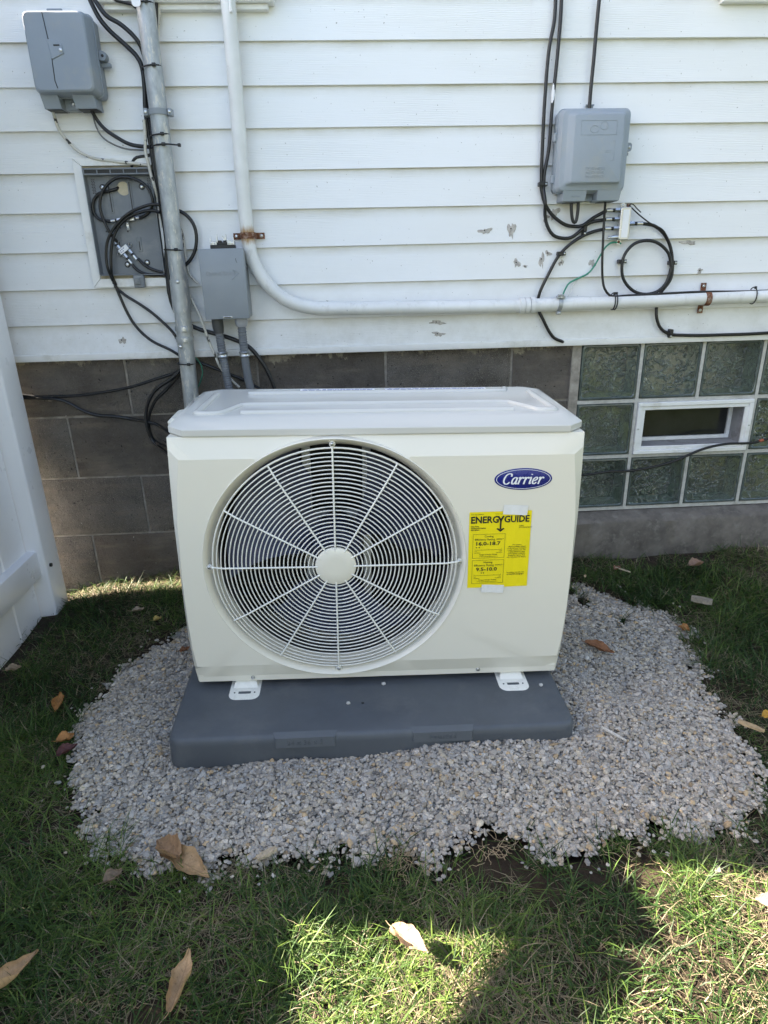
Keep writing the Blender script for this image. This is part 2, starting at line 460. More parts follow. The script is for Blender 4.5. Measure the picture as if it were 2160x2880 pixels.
def text_mb(mb, s, size, xf, mi=0, ext=.0002, shear=0., bold=0., align='CENTER', space=1.0):
    """flat lettering: xf maps (x, y, depth) of the text plane to the place it stands"""
    cu = bpy.data.curves.new('lettering', 'FONT')
    cu.body = s; cu.size = size; cu.align_x = align; cu.align_y = 'CENTER'; cu.shear = shear; cu.offset = bold; cu.space_character = space
    cu.resolution_u = 2; cu.extrude = ext
    ob = bpy.data.objects.new('lettering', cu); COL.objects.link(ob)
    dg = bpy.context.evaluated_depsgraph_get()
    me = bpy.data.meshes.new_from_object(ob.evaluated_get(dg))
    mb.add([xf(v.co.x, v.co.y, v.co.z) for v in me.vertices], [tuple(p.vertices) for p in me.polygons], mi)
    bpy.data.objects.remove(ob); bpy.data.curves.remove(cu); bpy.data.meshes.remove(me)
def screw_mb(c, r=.004, out=(0, -1, 0), n=10):
    m = MB(); c = Vector(c); o = Vector(out)
    m.cyl(c, c + o * r * .45, r, r * .8, n)
    m.cyl(c + o * r * .45, c + o * r * .6, r * .8, r * .5, n)
    return m

# ------------------------------------------------------------------ ground
GRAVEL = [(-0.161,-0.296),(-0.198,-0.352),(-0.251,-0.415),(-0.286,-0.478),(-0.315,-0.57),(-0.331,-0.645),(-0.34,-0.699),(-0.332,-0.767),(-0.313,-0.83),(-0.295,-0.903),(-0.254,-0.959),(-0.211,-1.0),(-0.198,-1.047),(-0.146,-1.095),(-0.086,-1.121),(-0.028,-1.146),(0.036,-1.166),(0.086,-1.16),(0.126,-1.143),(0.188,-1.153),(0.239,-1.153),(0.309,-1.148),(0.379,-1.149),(0.406,-1.136),(0.449,-1.155),(0.472,-1.177),(0.529,-1.151),(0.542,-1.125),(0.598,-1.119),(0.647,-1.14),(0.686,-1.164),(0.728,-1.198),(0.79,-1.172),(0.839,-1.161),(0.916,-1.151),(0.966,-1.161),(1.002,-1.179),(1.063,-1.152),(1.127,-1.124),(1.193,-1.057),(1.227,-0.98),(1.231,-0.921),(1.239,-0.85),(1.236,-0.752),(1.274,-0.636),(1.303,-0.53),(1.347,-0.47),(1.313,-0.362),(1.274,-0.316),(1.253,-0.257),(1.19,-0.264),(1.162,-0.215),(1.08,-0.158),(1.023,-0.167)]
GP = np.array(GRAVEL + [(0.9, -0.10), (0.45, -0.10), (0.05, -0.16)])
def inside(px_, py_, poly):
    r = np.zeros(len(px_), bool)
    x2, y2 = poly[-1]
    for x1, y1 in poly:
        c = ((y1 > py_) != (y2 > py_)) & (px_ < (x2 - x1) * (py_ - y1) / (y2 - y1 + 1e-12) + x1)
        r ^= c
        x2, y2 = x1, y1
    return r
def dist_edge(px_, py_, poly):
    d = np.full(len(px_), 9.)
    a = poly; b = np.roll(poly, -1, 0)
    for (x1, y1), (x2, y2) in zip(a, b):
        dx, dy = x2 - x1, y2 - y1
        t = np.clip(((px_ - x1) * dx + (py_ - y1) * dy) / (dx * dx + dy * dy + 1e-12), 0, 1)
        d = np.minimum(d, np.hypot(px_ - x1 - t * dx, py_ - y1 - t * dy))
    return d
def gh(x, y):
    """lawn height: it climbs a little towards the house"""
    x = np.asarray(x, float); y = np.asarray(y, float)
    hw = np.interp(x, [-.75, -.64, -.47, -.25, 1.26, 1.9], [0., .004, .045, .068, .068, .075])
    t = np.clip((y + .6) / .6, 0, 1); t = t * t * (3 - 2 * t)
    return hw * t + .006 * np.sin(x * 7.3 + 1.1) * np.cos(y * 6.1 + .4) + .003 * np.sin(x * 23 + y * 17)
def bump2(x, y, cx, cy, r, h):
    return h * np.exp(-((x - cx) ** 2 + (y - cy) ** 2) / (r * r))
def gvh(x, y):
    """top of the gravel bed"""
    z = gh(x, y) * .6 + .006
    z = z + bump2(x, y, .62, -.93, .17, .028) + bump2(x, y, .40, -1.02, .11, .012) - bump2(x, y, .40, -1.085, .06, .014) + bump2(x, y, .17, -1.03, .12, .014)
    z = z + bump2(x, y, 1.02, -.80, .12, .022) - bump2(x, y, 1.05, -.70, .07, .022) + bump2(x, y, .95, -1.0, .15, .018) - bump2(x, y, .78, -1.02, .06, .010)
    z = z + bump2(x, y, .98, -.45, .14, .012) + bump2(x, y, -.20, -.85, .08, .012) - bump2(x, y, -.08, -.9, .05, .006)
    return z + .004 * np.sin(x * 19 + .6) * np.sin(y * 23 + 1.2)
def axis(a, b, st, far):
    m = list(np.arange(a, b, st))
    o = []; k = st
    q = a
    while q > -far: k *= 1.35; q -= k; o.append(q)
    p = []; k = st; q = b
    while q < far: p.append(q); k *= 1.35; q += k
    return np.array(o[::-1] + m + p + [far * 1.4])
gx = axis(-1.6, 3.0, .035, 120.); gy = axis(-2.6, .3, .035, 120.)
XX, YY = np.meshgrid(gx, gy)
ZZ = gh(XX, YY) - .004
gin = inside(XX.ravel(), YY.ravel(), GP).reshape(XX.shape)
ZZ = np.where(gin, ZZ - .02, ZZ)
nx, ny = len(gx), len(gy)
idx = np.arange(nx * ny).reshape(ny, nx)
gf = np.stack([idx[:-1, :-1], idx[:-1, 1:], idx[1:, 1:], idx[1:, :-1]], -1).reshape(-1, 4)
me = bpy.data.meshes.new('lawn_ground')
me.from_pydata(np.stack([XX, YY, ZZ], -1).reshape(-1, 3).tolist(), [], gf.tolist())
me.polygons.foreach_set('use_smooth', [True] * len(me.polygons))
me.materials.append(SOIL)
ground = bpy.data.objects.new('lawn_ground', me); COL.objects.link(ground); tag(ground, kind='structure')

# ------------------------------------------------------------------ the house
house = thing('house', 'house side wall of white lap siding over brown block foundation', 'house', (1.8, .03, 0))
house.location = (0, 0, 0)
XL, XR = -.76, 4.6
core = MB().box(XL + .01, XR - .01, .13, 6.0, -.3, 2.78).build('wall_core', TRIM, house, 0)
# roof: out of the frame, it only shades
rf = MB()
rf.loft([[(XL - .12, -.12, 2.78), (XL - .12, 6.1, 2.78), (XL - .12, 3.0, 4.6)], [(XR + .3, -.12, 2.78), (XR + .3, 6.1, 2.78), (XR + .3, 3.0, 4.6)]])
rf.build('roof', mat('dark_shingles', (.09, .085, .08), .9), house, 0)
# siding: every course its own plank
sidw = bpy.data.objects.new('siding_wall', None); COL.objects.link(sidw); sidw.parent = house
def plank(x0, x1, z0, h, dy=0.):
    n = max(2, int((x1 - x0) / .22))
    prof = [(.010, .0008), (.0012, .0), (-.0004, .0013), (.0, .004), (.0028, h * .42), (.006, h * .86), (.0078, h + .006)]
    v = []; f = []
    for i in range(n + 1):
        x = x0 + (x1 - x0) * i / n
        wv = .0007 * math.sin(x * 3.1 + z0 * 40) + .0005 * math.sin(x * 7.7 + z0 * 91)
        wz = .0009 * math.sin(x * 1.3 + z0 * 23)
        for k, (y, z) in enumerate(prof):
            v.append((x, y + dy + wv * (1 if 0 < k < 6 else 0), z0 + z + wz))
    q = len(prof)
    for i in range(n):
        for k in range(q - 1):
            f.append((i * q + k, (i + 1) * q + k, (i + 1) * q + k + 1, i * q + k + 1))
    return MB().add(v, f).build('siding_plank', SIDING, sidw, 50, recalc=False)
plank(XL + .04, XR, .811, .0861)
for k in range(19):
    z0 = .8971 + .1015 * k
    if k == 7:
        plank(XL + .04, .905, z0, .1015)
        plank(.893, XR, z0, .1015, -.0022)
    else:
        plank(XL + .04, XR, z0, .1015)
st = MB().loft([[(XL, y, z) for y, z in pr] for pr in [[(.03, .7945), (-.0045, .7945), (-.006, .797), (-.0045, .813), (.002, .816), (.03, .816)]]] +
               [[(XR, y, z) for y, z in [(.03, .7945), (-.0045, .7945), (-.006, .797), (-.0045, .813), (.002, .816), (.03, .816)]]])
st.build('starter_strip', TRIM, house, 40)
MB().box(XL - .012, XL + .055, -.012, .06, .80, 2.78, .003).build('corner_post', TRIM, house)
for (x0, x1, x1b, z) in ((-.235, .211, .195, 1.671), (1.394, 2.3, 2.3, 1.684)):
    m = MB().box(x0 + .012, x1b, -.018, .02, z, z + .0125, .0015)
    m.box(x0, x1, -.034, .02, z + .0125, z + .06, .003)
    m.box(x0 - .01, x1 + .01, -.046, .02, z + .06, z + .075, .003)
    m.build('window_sill', TRIM, house)
# foundation
fnd = bpy.data.objects.new('foundation_wall', None); COL.objects.link(fnd); fnd.parent = house
MB().box(XL, 1.10, .028, .05, -.3, .795).box(2.14, XR, .028, .05, -.3, .795).build('mortar_bed', MORTAR, fnd, 0)
def block(x0, x1, z0, z1):
    nx_, nz_ = max(4, int((x1 - x0) / .045)), max(3, int((z1 - z0) / .04))
    v = []; f = []
    ox, oz = random.uniform(0, 90), random.uniform(0, 90)
    for j in range(nz_ + 1):
        for i in range(nx_ + 1):
            u, t_ = i / nx_, j / nz_
            e = min(min(u, 1 - u) * (x1 - x0), min(t_, 1 - t_) * (z1 - z0))
            k = min(1, e / .03)
            rgh = .016 * mnoise.noise((u * 4 + ox, t_ * 2.5 + oz, 0)) + .007 * mnoise.noise((u * 11 + ox, t_ * 6 + oz, 3))
            edge = 0 < i < nx_ and 0 < j < nz_
            jx = 0 if edge else .0012 * mnoise.noise((i * 3.1 + ox, j * 2.7 + oz, 7))
            v.append((x0 + u * (x1 - x0) + jx, .0235 - k * (.0045 + max(-.0055, rgh)), z0 + t_ * (z1 - z0) + jx))
    W_ = nx_ + 1
    for j in range(nz_):
        for i in range(nx_):
            f.append((j * W_ + i, j * W_ + i + 1, (j + 1) * W_ + i + 1, (j + 1) * W_ + i))
    o = len(v)
    rim = [i for i in range(W_)] + [j * W_ + nx_ for j in range(1, nz_ + 1)] + [nz_ * W_ + i for i in range(nx_ - 1, -1, -1)] + [j * W_ for j in range(nz_ - 1, 0, -1)]
    for r_ in rim: v.append((v[r_][0], .034, v[r_][2]))
    for k in range(len(rim)):
        k2 = (k + 1) % len(rim)
        f.append((rim[k2], rim[k], o + k, o + k2))
    return MB().add(v, f).build('block', BLOCK, fnd, 40)
for z0, z1, off in ((-.196, .007, -.337), (.007, .2102, -.531), (.2102, .4134, -.337), (.4134, .6166, -.536), (.6166, .796, -.330)):
    x = off - .4064 * 4
    while x < XR:
        a, b = max(x + .004, XL), min(x + .4064 - .004, XR)
        for lo, hi in ((XL, 1.083), (2.15, XR)):
            aa, bb = max(a, lo), min(b, hi)
            if bb - aa > .03: block(aa, bb, z0 + .004, z1 - .004)
        x += .4064
# glass block window
gw = bpy.data.objects.new('glass_block_window', None); COL.objects.link(gw); gw.parent = house
GX, GZ, PW, PH = 1.1082, .2286, .2045, .1895
NB = 5
m = MB()
for i in range(1, NB): m.box(GX + PW * i - .0055, GX + PW * i + .0055, .014, .05, GZ, GZ + PH)
for i in range(1, NB):
    m.box(GX + PW * i - .0055, GX + PW * i + .0055, .014, .05, GZ + PH * 2, .795)
m.box(GX + PW - .0055, GX + PW + .0055, .014, .05, GZ + PH, GZ + 2 * PH)
for q_ in (3, 4): m.box(GX + PW * q_ - .0055, GX + PW * q_ + .0055, .014, .05, GZ + PH, GZ + 2 * PH)
m.box(GX + PW * 5 - .0055, 2.15, .014, .05, -.1, .795)
for j in (0, 1, 2): m.box(GX, GX + PW * NB, .0155, .05, GZ + PH * j - .006, GZ + PH * j + .006)
m.build('glass_block_mortar', WHITEMORTAR, gw, 0)
MB().box(1.083, GX + .004, .0135, .05, -.1, .795).build('jamb_mortar', MORTAR, gw, 0)
def gblock(x0, x1, z0, z1):
    m = MB(); cx, cz, wd, h = (x0 + x1) / 2, (z0 + z1) / 2, x1 - x0, z1 - z0
    L0 = wl(rr2(cx, cz, wd, h, .006, 2), -.020); L1 = wl(rr2(cx, cz, wd - .006, h - .006, .007, 2), -.0125)
    L2 = wl(rr2(cx, cz, wd - .014, h - .014, .010, 2), -.0115); L3 = wl(rr2(cx, cz, wd - .020, h - .020, .010, 2), -.015)
    m.loft([L0, L1, L2, L3], False, False, 3)
    m.loft([L3], False, True, 0)
    L4 = wl(rr2(cx, cz, wd - .020, h - .020, .010, 2), -.0165); L5 = wl(rr2(cx, cz, wd - .028, h - .028, .012, 2), -.078)
    m.loft([L4, L5], False, False, 1)
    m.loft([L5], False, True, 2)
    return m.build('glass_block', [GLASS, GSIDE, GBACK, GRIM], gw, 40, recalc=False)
for i in range(NB):
    for j in range(3):
        if j == 1 and i in (1, 2): continue
        z1 = GZ + PH * (j + 1) - .006 if j < 2 else .793
        gblock(GX + PW * i + .0055, GX + PW * (i + 1) - .0055, GZ + PH * j + .006, z1)
MB().box(1.10, 2.14, .095, .11, GZ - .02, .79).build('glass_block_backing', DARKIN, gw, 0)
# vent window
vw = bpy.data.objects.new('vent_window', None); COL.objects.link(vw); vw.parent = house
def ring(m, x0, x1, z0, z1, t, o0, o1, mi=0, bv=.0015):
    m.box(x0, x1, -o1, -o0, z1 - t, z1, bv, mi); m.box(x0, x1, -o1, -o0, z0, z0 + t, bv, mi)
    m.box(x0, x0 + t, -o1 + .0004, -o0, z0 + t, z1 - t, 0, mi); m.box(x1 - t, x1, -o1 + .0004, -o0, z0 + t, z1 - t, 0, mi)
    return m
vx0, vx1, vz0, vz1 = GX + PW + .0065, GX + PW * 3 - .0065, GZ + PH + .0065, GZ + PH * 2 - .0065
m = MB(); ring(m, vx0, vx1, vz0, vz1, .013, -.05, -.006); ring(m, vx0 + .013, vx1 - .013, vz0 + .013, vz1 - .013, .013, -.052, -.0105)
m.build('window_frame', TRIM, vw)
ix0, ix1, iz0, iz1 = vx0 + .027, vx1 - .027, vz0 + .027, vz1 - .027
m = MB(); m.loft([wl(rr2((ix0 + ix1) / 2, (iz0 + iz1) / 2, ix1 - ix0, iz1 - iz0, .001, 1), -.014), wl(rr2((ix0 + ix1) / 2, (iz0 + iz1) / 2, ix1 - ix0, iz1 - iz0, .001, 1), -.092)], False, False)
m.build('window_reveal', mat('grey_stained_reveal', (.30, .29, .285), .6, dirt=(.12, .11, .10), dsc=20), vw, 0, recalc=False)
m = MB(); ring(m, ix0 + .001, ix1 - .001, iz0 + .001, iz1 - .001, .013, -.09, -.074)
m.build('sash', TRIM, vw)
MB().box(ix0 + .01, ix1 - .01, .082, .085, iz0 + .01, iz1 - .01).build('pane', PANE, vw, 0)
for sx in (vx0 + .006, vx1 - .006): screw_mb((sx, .004, (vz0 + vz1) / 2), .003).build('screw', STEEL, vw)
# concrete sill under the glass
v = []; f = []
prof = [(.04, GZ - .007), (.012, GZ - .010), (-.028, GZ - .026), (-.036, GZ - .036), (-.037, .09), (-.043, -.12)]
NX = 44
for i in range(NX + 1):
    x = .90 + (2.35 - .90) * i / NX
    for k, (y, z) in enumerate(prof):
        n = mnoise.noise((x * 9, k * 1.7, 2)) * .005 + mnoise.noise((x * 31, k * 1.7, 5)) * .003
        v.append((x, y - n * (k > 0), z + n * .8))
q = len(prof)
for i in range(NX):
    for k in range(q - 1): f.append((i * q + k, (i + 1) * q + k, (i + 1) * q + k + 1, i * q + k + 1))
f.append(tuple(range(q)))
MB().add(v, f).build('concrete_sill', CONCRETE, house, 45)
# splashes of caulk left on the siding: smears stuck to the wall
CAULK = [(0.786,1.134,0.0199,0.0085),(0.864,1.136,0.0116,0.0232),(0.991,1.179,0.0166,0.0137),(0.967,1.166,0.0094,0.0085),(0.885,1.043,0.0135,0.0115),(0.911,1.033,0.0062,0.0057),(0.961,1.05,0.0096,0.0219),(0.98,1.068,0.0124,0.0078),(1.022,1.041,0.0097,0.0089),(1.117,1.037,0.0126,0.0121),(1.411,1.09,0.0231,0.0073),(1.458,1.008,0.0094,0.0075),(-0.317,0.85,0.0105,0.0109),(0.645,0.877,0.0222,0.008),(0.648,0.842,0.0181,0.0082)]
def sid_y(z):
    t = ((z - .8971) / .1015) % 1.0 if z > .8971 else (z - .811) / .0861
    return float(np.interp(t, [0, .04, .42, .86, 1.], [0, 0, .0028, .006, .0075]))
for k, (x, z, a, b) in enumerate(CAULK):
    a, b = a * 1.25, b * 1.25
    r2 = random.Random(k * 7 + 1); N = 22; lo = []; hi = []
    drip = b > .008 and a < .03
    ph = [r2.uniform(0, 6.3) for _ in range(4)]
    for i in range(N):
        t = 2 * PI * i / N
        rad = .72 + .2 * math.sin(2 * t + ph[0]) + .16 * math.sin(3 * t + ph[1]) + .13 * math.sin(5 * t + ph[2]) + .08 * math.sin(7 * t + ph[3])
        px_, pz_ = x + math.cos(t) * a * rad, z + math.sin(t) * b * rad * (1.35 if math.sin(t) < 0 and drip and i % 3 == 0 else 1)
        lo.append((px_, sid_y(pz_) + .0006, pz_)); hi.append((x + (px_ - x) * .8, sid_y(z + (pz_ - z) * .8) - .0012 - r2.uniform(0, .0012), z + (pz_ - z) * .8))
    m = MB().loft([lo, hi], False, True)
    m.build('caulk_smear', CAULKM, house, 40)
    if k in (0, 1, 4, 5, 6, 7, 8, 11, 12, 13, 14):
        MB().cyl((x - a * .15, sid_y(z) - .0035, z + b * .1), (x - a * .15, sid_y(z) - .001, z + b * .1), .0018, .0021, 9).build('drill_hole', DULLBLACK, house)

# ------------------------------------------------------------------ white vinyl fence on the left, running towards the camera
fence = thing('vinyl_fence', 'white vinyl privacy fence standing at the left beside the house corner', 'fence', (-.66, -.11, 0))
def fp(m, name, sm=32): 
    o = m.build(name, VINYL, None, sm); o.parent = fence; o.location = (.66, .11, 0); return o
def post(y0, y1): 
    m = MB(); m.box(-.712, -.615, y0, y1, -.1, 1.83, .008, seg=3); m.loft([hz(rr2(-.6635, (y0 + y1) / 2, .112, y1 - y0 + .014, .008), 1.83), hz(rr2(-.6635, (y0 + y1) / 2, .112, y1 - y0 + .014, .008), 1.85), hz(rr2(-.6635, (y0 + y1) / 2, .02, .02, .008), 1.89)])
    return fp(m, 'post')
post(-.155, -.055)
FY1 = -.88
def boards(y0, y1, z0, z1, wd=.148):
    n = int(round((y0 - y1) / wd)); s = (y0 - y1) / n
    for i in range(n):
        m = MB(); a = y0 - i * s; b = a - s
        m.box(-.688, -.662, b + .0015, a - .0015, z0, z1, .004)
        fp(m, 'board')
fp(MB().box(-.6745, -.672, FY1, -.157, -.03, 1.78), 'panel_tongue', 0)
boards(-.157, FY1, -.03, 1.79)
fp(MB().box(-.715, -.69, -.053, -.005, .46, 1.80, .003), 'sun_stop_board')  # unseen board added to stop the sun beam reaching past the heat pump
for z0 in (.148, .90, 1.74):
    fp(MB().box(-.694, -.633, FY1, -.150, z0, z0 + .088, .006, seg=2), 'rail')
post(FY1 - .1, FY1)
# unseen bay, made up: boards, open top and brace shape the lawn's sun patches
boards(FY1 - .1, FY1 - .262, -.03, .99, .16)
boards(FY1 - .262, -2.3, -.03, .57)
fp(MB().box(-.694, -.633, -2.3, FY1 - .1, .03, .11, .006), 'sun_gap_rail')
fp(MB().box(-.694, -.633, -2.3, FY1 - .1, .53, .585, .006), 'sun_gap_rail')
fp(MB().box(-.694, -.633, -2.3, FY1 - .1, 1.70, 1.78, .006), 'sun_gap_rail')
br = MB(); br.box(-.69, -.64, -1.25, 0, -.05, .05, .006)
br.v = [(x, y * math.cos(.54) - z * math.sin(.54) + FY1 - .26, y * math.sin(.54) + z * math.cos(.54) + .90) for x, y, z in br.v]
fp(br, 'sun_gap_brace')
post(-2.4, -2.3)
boards(-2.4, -6.0, -.03, 1.79)
for z0 in (.148, 1.74): fp(MB().box(-.694, -.633, -6.0, -2.4, z0, z0 + .088, .006), 'rail')
fp(MB().cyl((-.609, -.128, .175), (-.617, -.128, .175), .006, .006, 10), 'bolt_hole').data.materials[0] = DULLBLACK
# ------------------------------------------------------------------ unseen dark building, added on the right to block sky light from that side
light_blocker = thing('light_blocker', 'unseen dark green block added at the right to hold back light', 'light_blocker')
MB().box(3.0, 8.5, -9.0, -2.4, -.1, 3.4).build('wall', mat('dark_green_paint', (.055, .065, .058), .8), light_blocker, 0)
MB().box(2.8, 8.7, -9.2, -2.2, 3.4, 3.55).build('roof', mat('dark_blocker_top', (.05, .05, .05), .9), light_blocker, 0)

# ------------------------------------------------------------------ plastic pad
def frame(y, p, r, T):
    M_ = Matrix.Rotation(y, 4, 'Z') @ Matrix.Rotation(p, 4, 'X') @ Matrix.Rotation(r, 4, 'Y')
    M_.translation = Vector(T)
    return M_
MP = frame(-.0003, .0278, .0223, (-.071, -.8905, .0850))
pad = thing('equipment_pad', 'dark grey plastic equipment pad lying on the gravel under the heat pump', 'pad')
pad.matrix_world = MP
PWD, PDP = .914, .61
def pl(w_, d_, r, z): return hz(rr2(.457, .305, w_, d_, r, 6), z)
m = MB()
m.loft([pl(PWD + .008, PDP + .008, .034, -.0762), pl(PWD + .006, PDP + .006, .034, -.02), pl(PWD + .002, PDP + .002, .033, -.008), pl(PWD - .006, PDP - .006, .032, -.0018), pl(PWD - .018, PDP - .018, .03, 0.)])
m.build('pad_body', PADM, pad, 40)
for (a0, a1, s, sz) in ((.236, .366, '24 x 36 x 3', .0165), (.542, .674, 'PolarPad', .0165)):
    t = bpy.data.objects.new('size_plate' if s[0] == '2' else 'name_plate', None); COL.objects.link(t); t.parent = pad
    m = MB()
    m.loft([[(a0 - .005, .004, -.0295), (a1 + .005, .004, -.0295), (a1 + .006, .012, .0008), (a0 - .006, .012, .0008)], [(a0, -.0075, -.0275), (a1, -.0075, -.0275), (a1, -.0045, -.0035), (a0, -.0045, -.0035)]])
    m.build('plate', PADPLATE, t, 20)
    tm = MB()
    text_mb(tm, s, sz, lambda x, y, z: ((a0 + a1) / 2 + x, -.0062 - z + .12 * (y), -.0155 + y), ext=.0010, space=1.05)
    tm.build('raised_lettering', PADM, t, 0)
m = MB(); m.loft(lathe([(.0035, 0), (.0035, .0005), (.0005, .0006)], 10)); 
m.v = [(x + .432, z + .10, y + .0002) for x, y, z in m.v]; m.build('moulding_gate', DULLBLACK, pad)

# ------------------------------------------------------------------ heat pump
MU = frame(-.0086, .0278, .0223, (-.0394, -.7041, .1097))
unit = thing('heat_pump', 'cream outdoor heat pump cabinet with round white fan guard standing on grey pad', 'heat pump')
unit.matrix_world = MU
UW, UD, UT = .89, .328, .648
FB = -.018
FC = (.346, .313)
left = [(.003, -.004), (-.003, .045), (-.007, .12), (-.008, .19), (-.0075, .30), (-.006, .42), (-.002, .53), (.002, .611)]
outl = left[::-1] + [(.89 - x, z) for x, z in left]            # from the top left down, then up the right side
leftI = [(.009, .050), (.0035, .10), (.0005, .18), (.0005, .28), (.006, .42), (.015, .50), (.025, .567)]
inl = leftI[::-1] + [(.89 - x, z) for x, z in leftI]
def cast(poly, ang):
    d = (math.cos(ang), math.sin(ang)); best = None
    for (x1, y1), (x2, y2) in zip(poly, poly[1:] + poly[:1]):
        ex, ey = x2 - x1, y2 - y1
        det = d[0] * -ey + ex * d[1]
        if abs(det) < 1e-12: continue
        bx, by = x1 - FC[0], y1 - FC[1]
        t = (bx * -ey + ex * by) / det; u = (d[0] * by - d[1] * bx) / det
        if t > 0 and -1e-6 <= u <= 1 + 1e-6: best = t if best is None else min(best, t)
    return best
angs = sorted(set([round(2 * PI * k / 120, 6) for k in range(120)] + [round(math.atan2(z - FC[1], x - FC[0]) % (2 * PI), 6) for x, z in inl + outl]))
RO = .297
prof = [(.2710, .034), (.2715, .030), (.2735, .022), (.2790, .0065), (.2860, -.0070), (.2925, -.0165), (.2955, -.0198), (RO, FB)]
loops = []
for r, b in prof: loops.append([(FC[0] + r * math.cos(a), b, FC[1] + r * math.sin(a)) for a in angs])
l1 = []; l2 = []; l3 = []
for a in angs:
    ri, ro = cast(inl, a), cast(outl, a)
    c, s_ = math.cos(a), math.sin(a)
    if ri is None: ri = RO
    if ri >= RO + .001: r, b = ri, FB
    else:
        r = RO + .0006; k = (r - ri) / max(ro - ri, 1e-6); b = FB * (1 - min(1, max(0, k)))
    l1.append((FC[0] + r * c, b, FC[1] + r * s_))
    l2.append((FC[0] + ro * c, 0., FC[1] + ro * s_))
    l3.append((FC[0] + ro * c * .9995, .03, FC[1] + ro * s_ * .9995))
m = MB(); m.loft(loops + [l1, l2, l3], False, False)
m.build('front_panel', CREAM, unit, 14)
m = MB()
m.box(.004, .0055, .026, UD, 0, .612); m.build('side_panel', CREAM, unit, 0)
m = MB(); m.box(.8845, .886, .026, UD, 0, .612); m.build('side_panel', CREAM, unit, 0)
m = MB(); m.box(.0056, .8844, .010, UD, -.004, .010, .002); m.build('base_pan', CREAM, unit)
m = MB(); m.box(.0056, .8844, UD - .03, UD, .0101, .612); m.build('coil', COILM, unit, 0)
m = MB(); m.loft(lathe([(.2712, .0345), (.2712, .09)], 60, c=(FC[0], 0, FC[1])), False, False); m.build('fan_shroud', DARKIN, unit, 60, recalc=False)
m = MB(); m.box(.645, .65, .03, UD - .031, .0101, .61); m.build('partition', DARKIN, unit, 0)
m = MB()
for k in range(12):
    z = .06 + .042 * k; m.box(.04, .33, UD - .034, UD - .031, z, z + .003)
m.build('coil_guard', COPPERY, unit, 0)
# cover
def ch(x0, x1, y0, y1, c, z):
    return [(x0 + c, y0, z), (x1 - c, y0, z), (x1, y0 + c, z), (x1, y1 - c, z), (x1 - c, y1, z), (x0 + c, y1, z), (x0, y1 - c, z), (x0, y0 + c, z)]
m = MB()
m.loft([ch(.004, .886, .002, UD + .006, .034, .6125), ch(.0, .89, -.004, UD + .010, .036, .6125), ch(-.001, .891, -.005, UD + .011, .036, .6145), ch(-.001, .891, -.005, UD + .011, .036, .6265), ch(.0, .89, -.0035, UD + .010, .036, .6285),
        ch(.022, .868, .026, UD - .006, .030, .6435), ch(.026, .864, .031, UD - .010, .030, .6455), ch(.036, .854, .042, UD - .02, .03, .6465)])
cover = m.build('top_cover', CREAMDARK, unit, 24)
def ridge(pts, r=.0075):
    m = MB(); P = spline(pts, .012)
    m.tube([(p.x, p.y, p.z) for p in P], r, 10)
    m.v = [(x, y, .6467 + (z - .6465) * .75) for x, y, z in m.v]
    m.build('pressed_ridge', CREAMDARK, cover, 60)
z = .6465
ridge([(.064, .245, z), (.060, .16, z), (.056, .07, z), (.060, .055, z), (.094, .054, z), (.108, .062, z), (.128, .105, z), (.138, .125, z), (.155, .134, z), (.30, .136, z), (.60, .138, z), (.735, .137, z), (.755, .128, z), (.790, .073, z), (.803, .058, z), (.83, .056, z), (.836, .068, z), (.832, .16, z), (.828, .245, z)], .0085)
ridge([(.150, .058, z), (.30, .060, z), (.60, .062, z), (.744, .062, z)], .0085)
ridge([(.140, .252, z), (.30, .254, z), (.60, .258, z), (.750, .258, z), (.768, .262, z), (.775, .285, z)], .0085)
for (a0, a1, b0, b1, txt) in ((.262, .448, .262, .303, 'WARNING'), (.474, .730, .266, .303, 'AVERTISSEMENT')):
    lb = bpy.data.objects.new('warning_label', None); COL.objects.link(lb); lb.parent = cover
    MB().box(a0, a1, b0, b1, .6464, .6471).build('label_sheet', PAPER, lb, 0)
    tm = MB()
    for r in range(5):
        y = b1 - .007 - r * .0075; x = a0 + .006 + (.05 if r == 0 else 0)
        while x < a1 - .008:
            L = random.uniform(.006, .018); tm.box(x, min(x + L, a1 - .005), y - .0022, y + .0016, .6471, .6473); x += L + .0035
    text_mb(tm, txt, .0078, lambda x, y, z_: (a0 + .028 + x, b1 - .0072 + y, .6473 + z_), ext=.0001)
    tm.build('fine_print', BLUEINK, lb, 0)
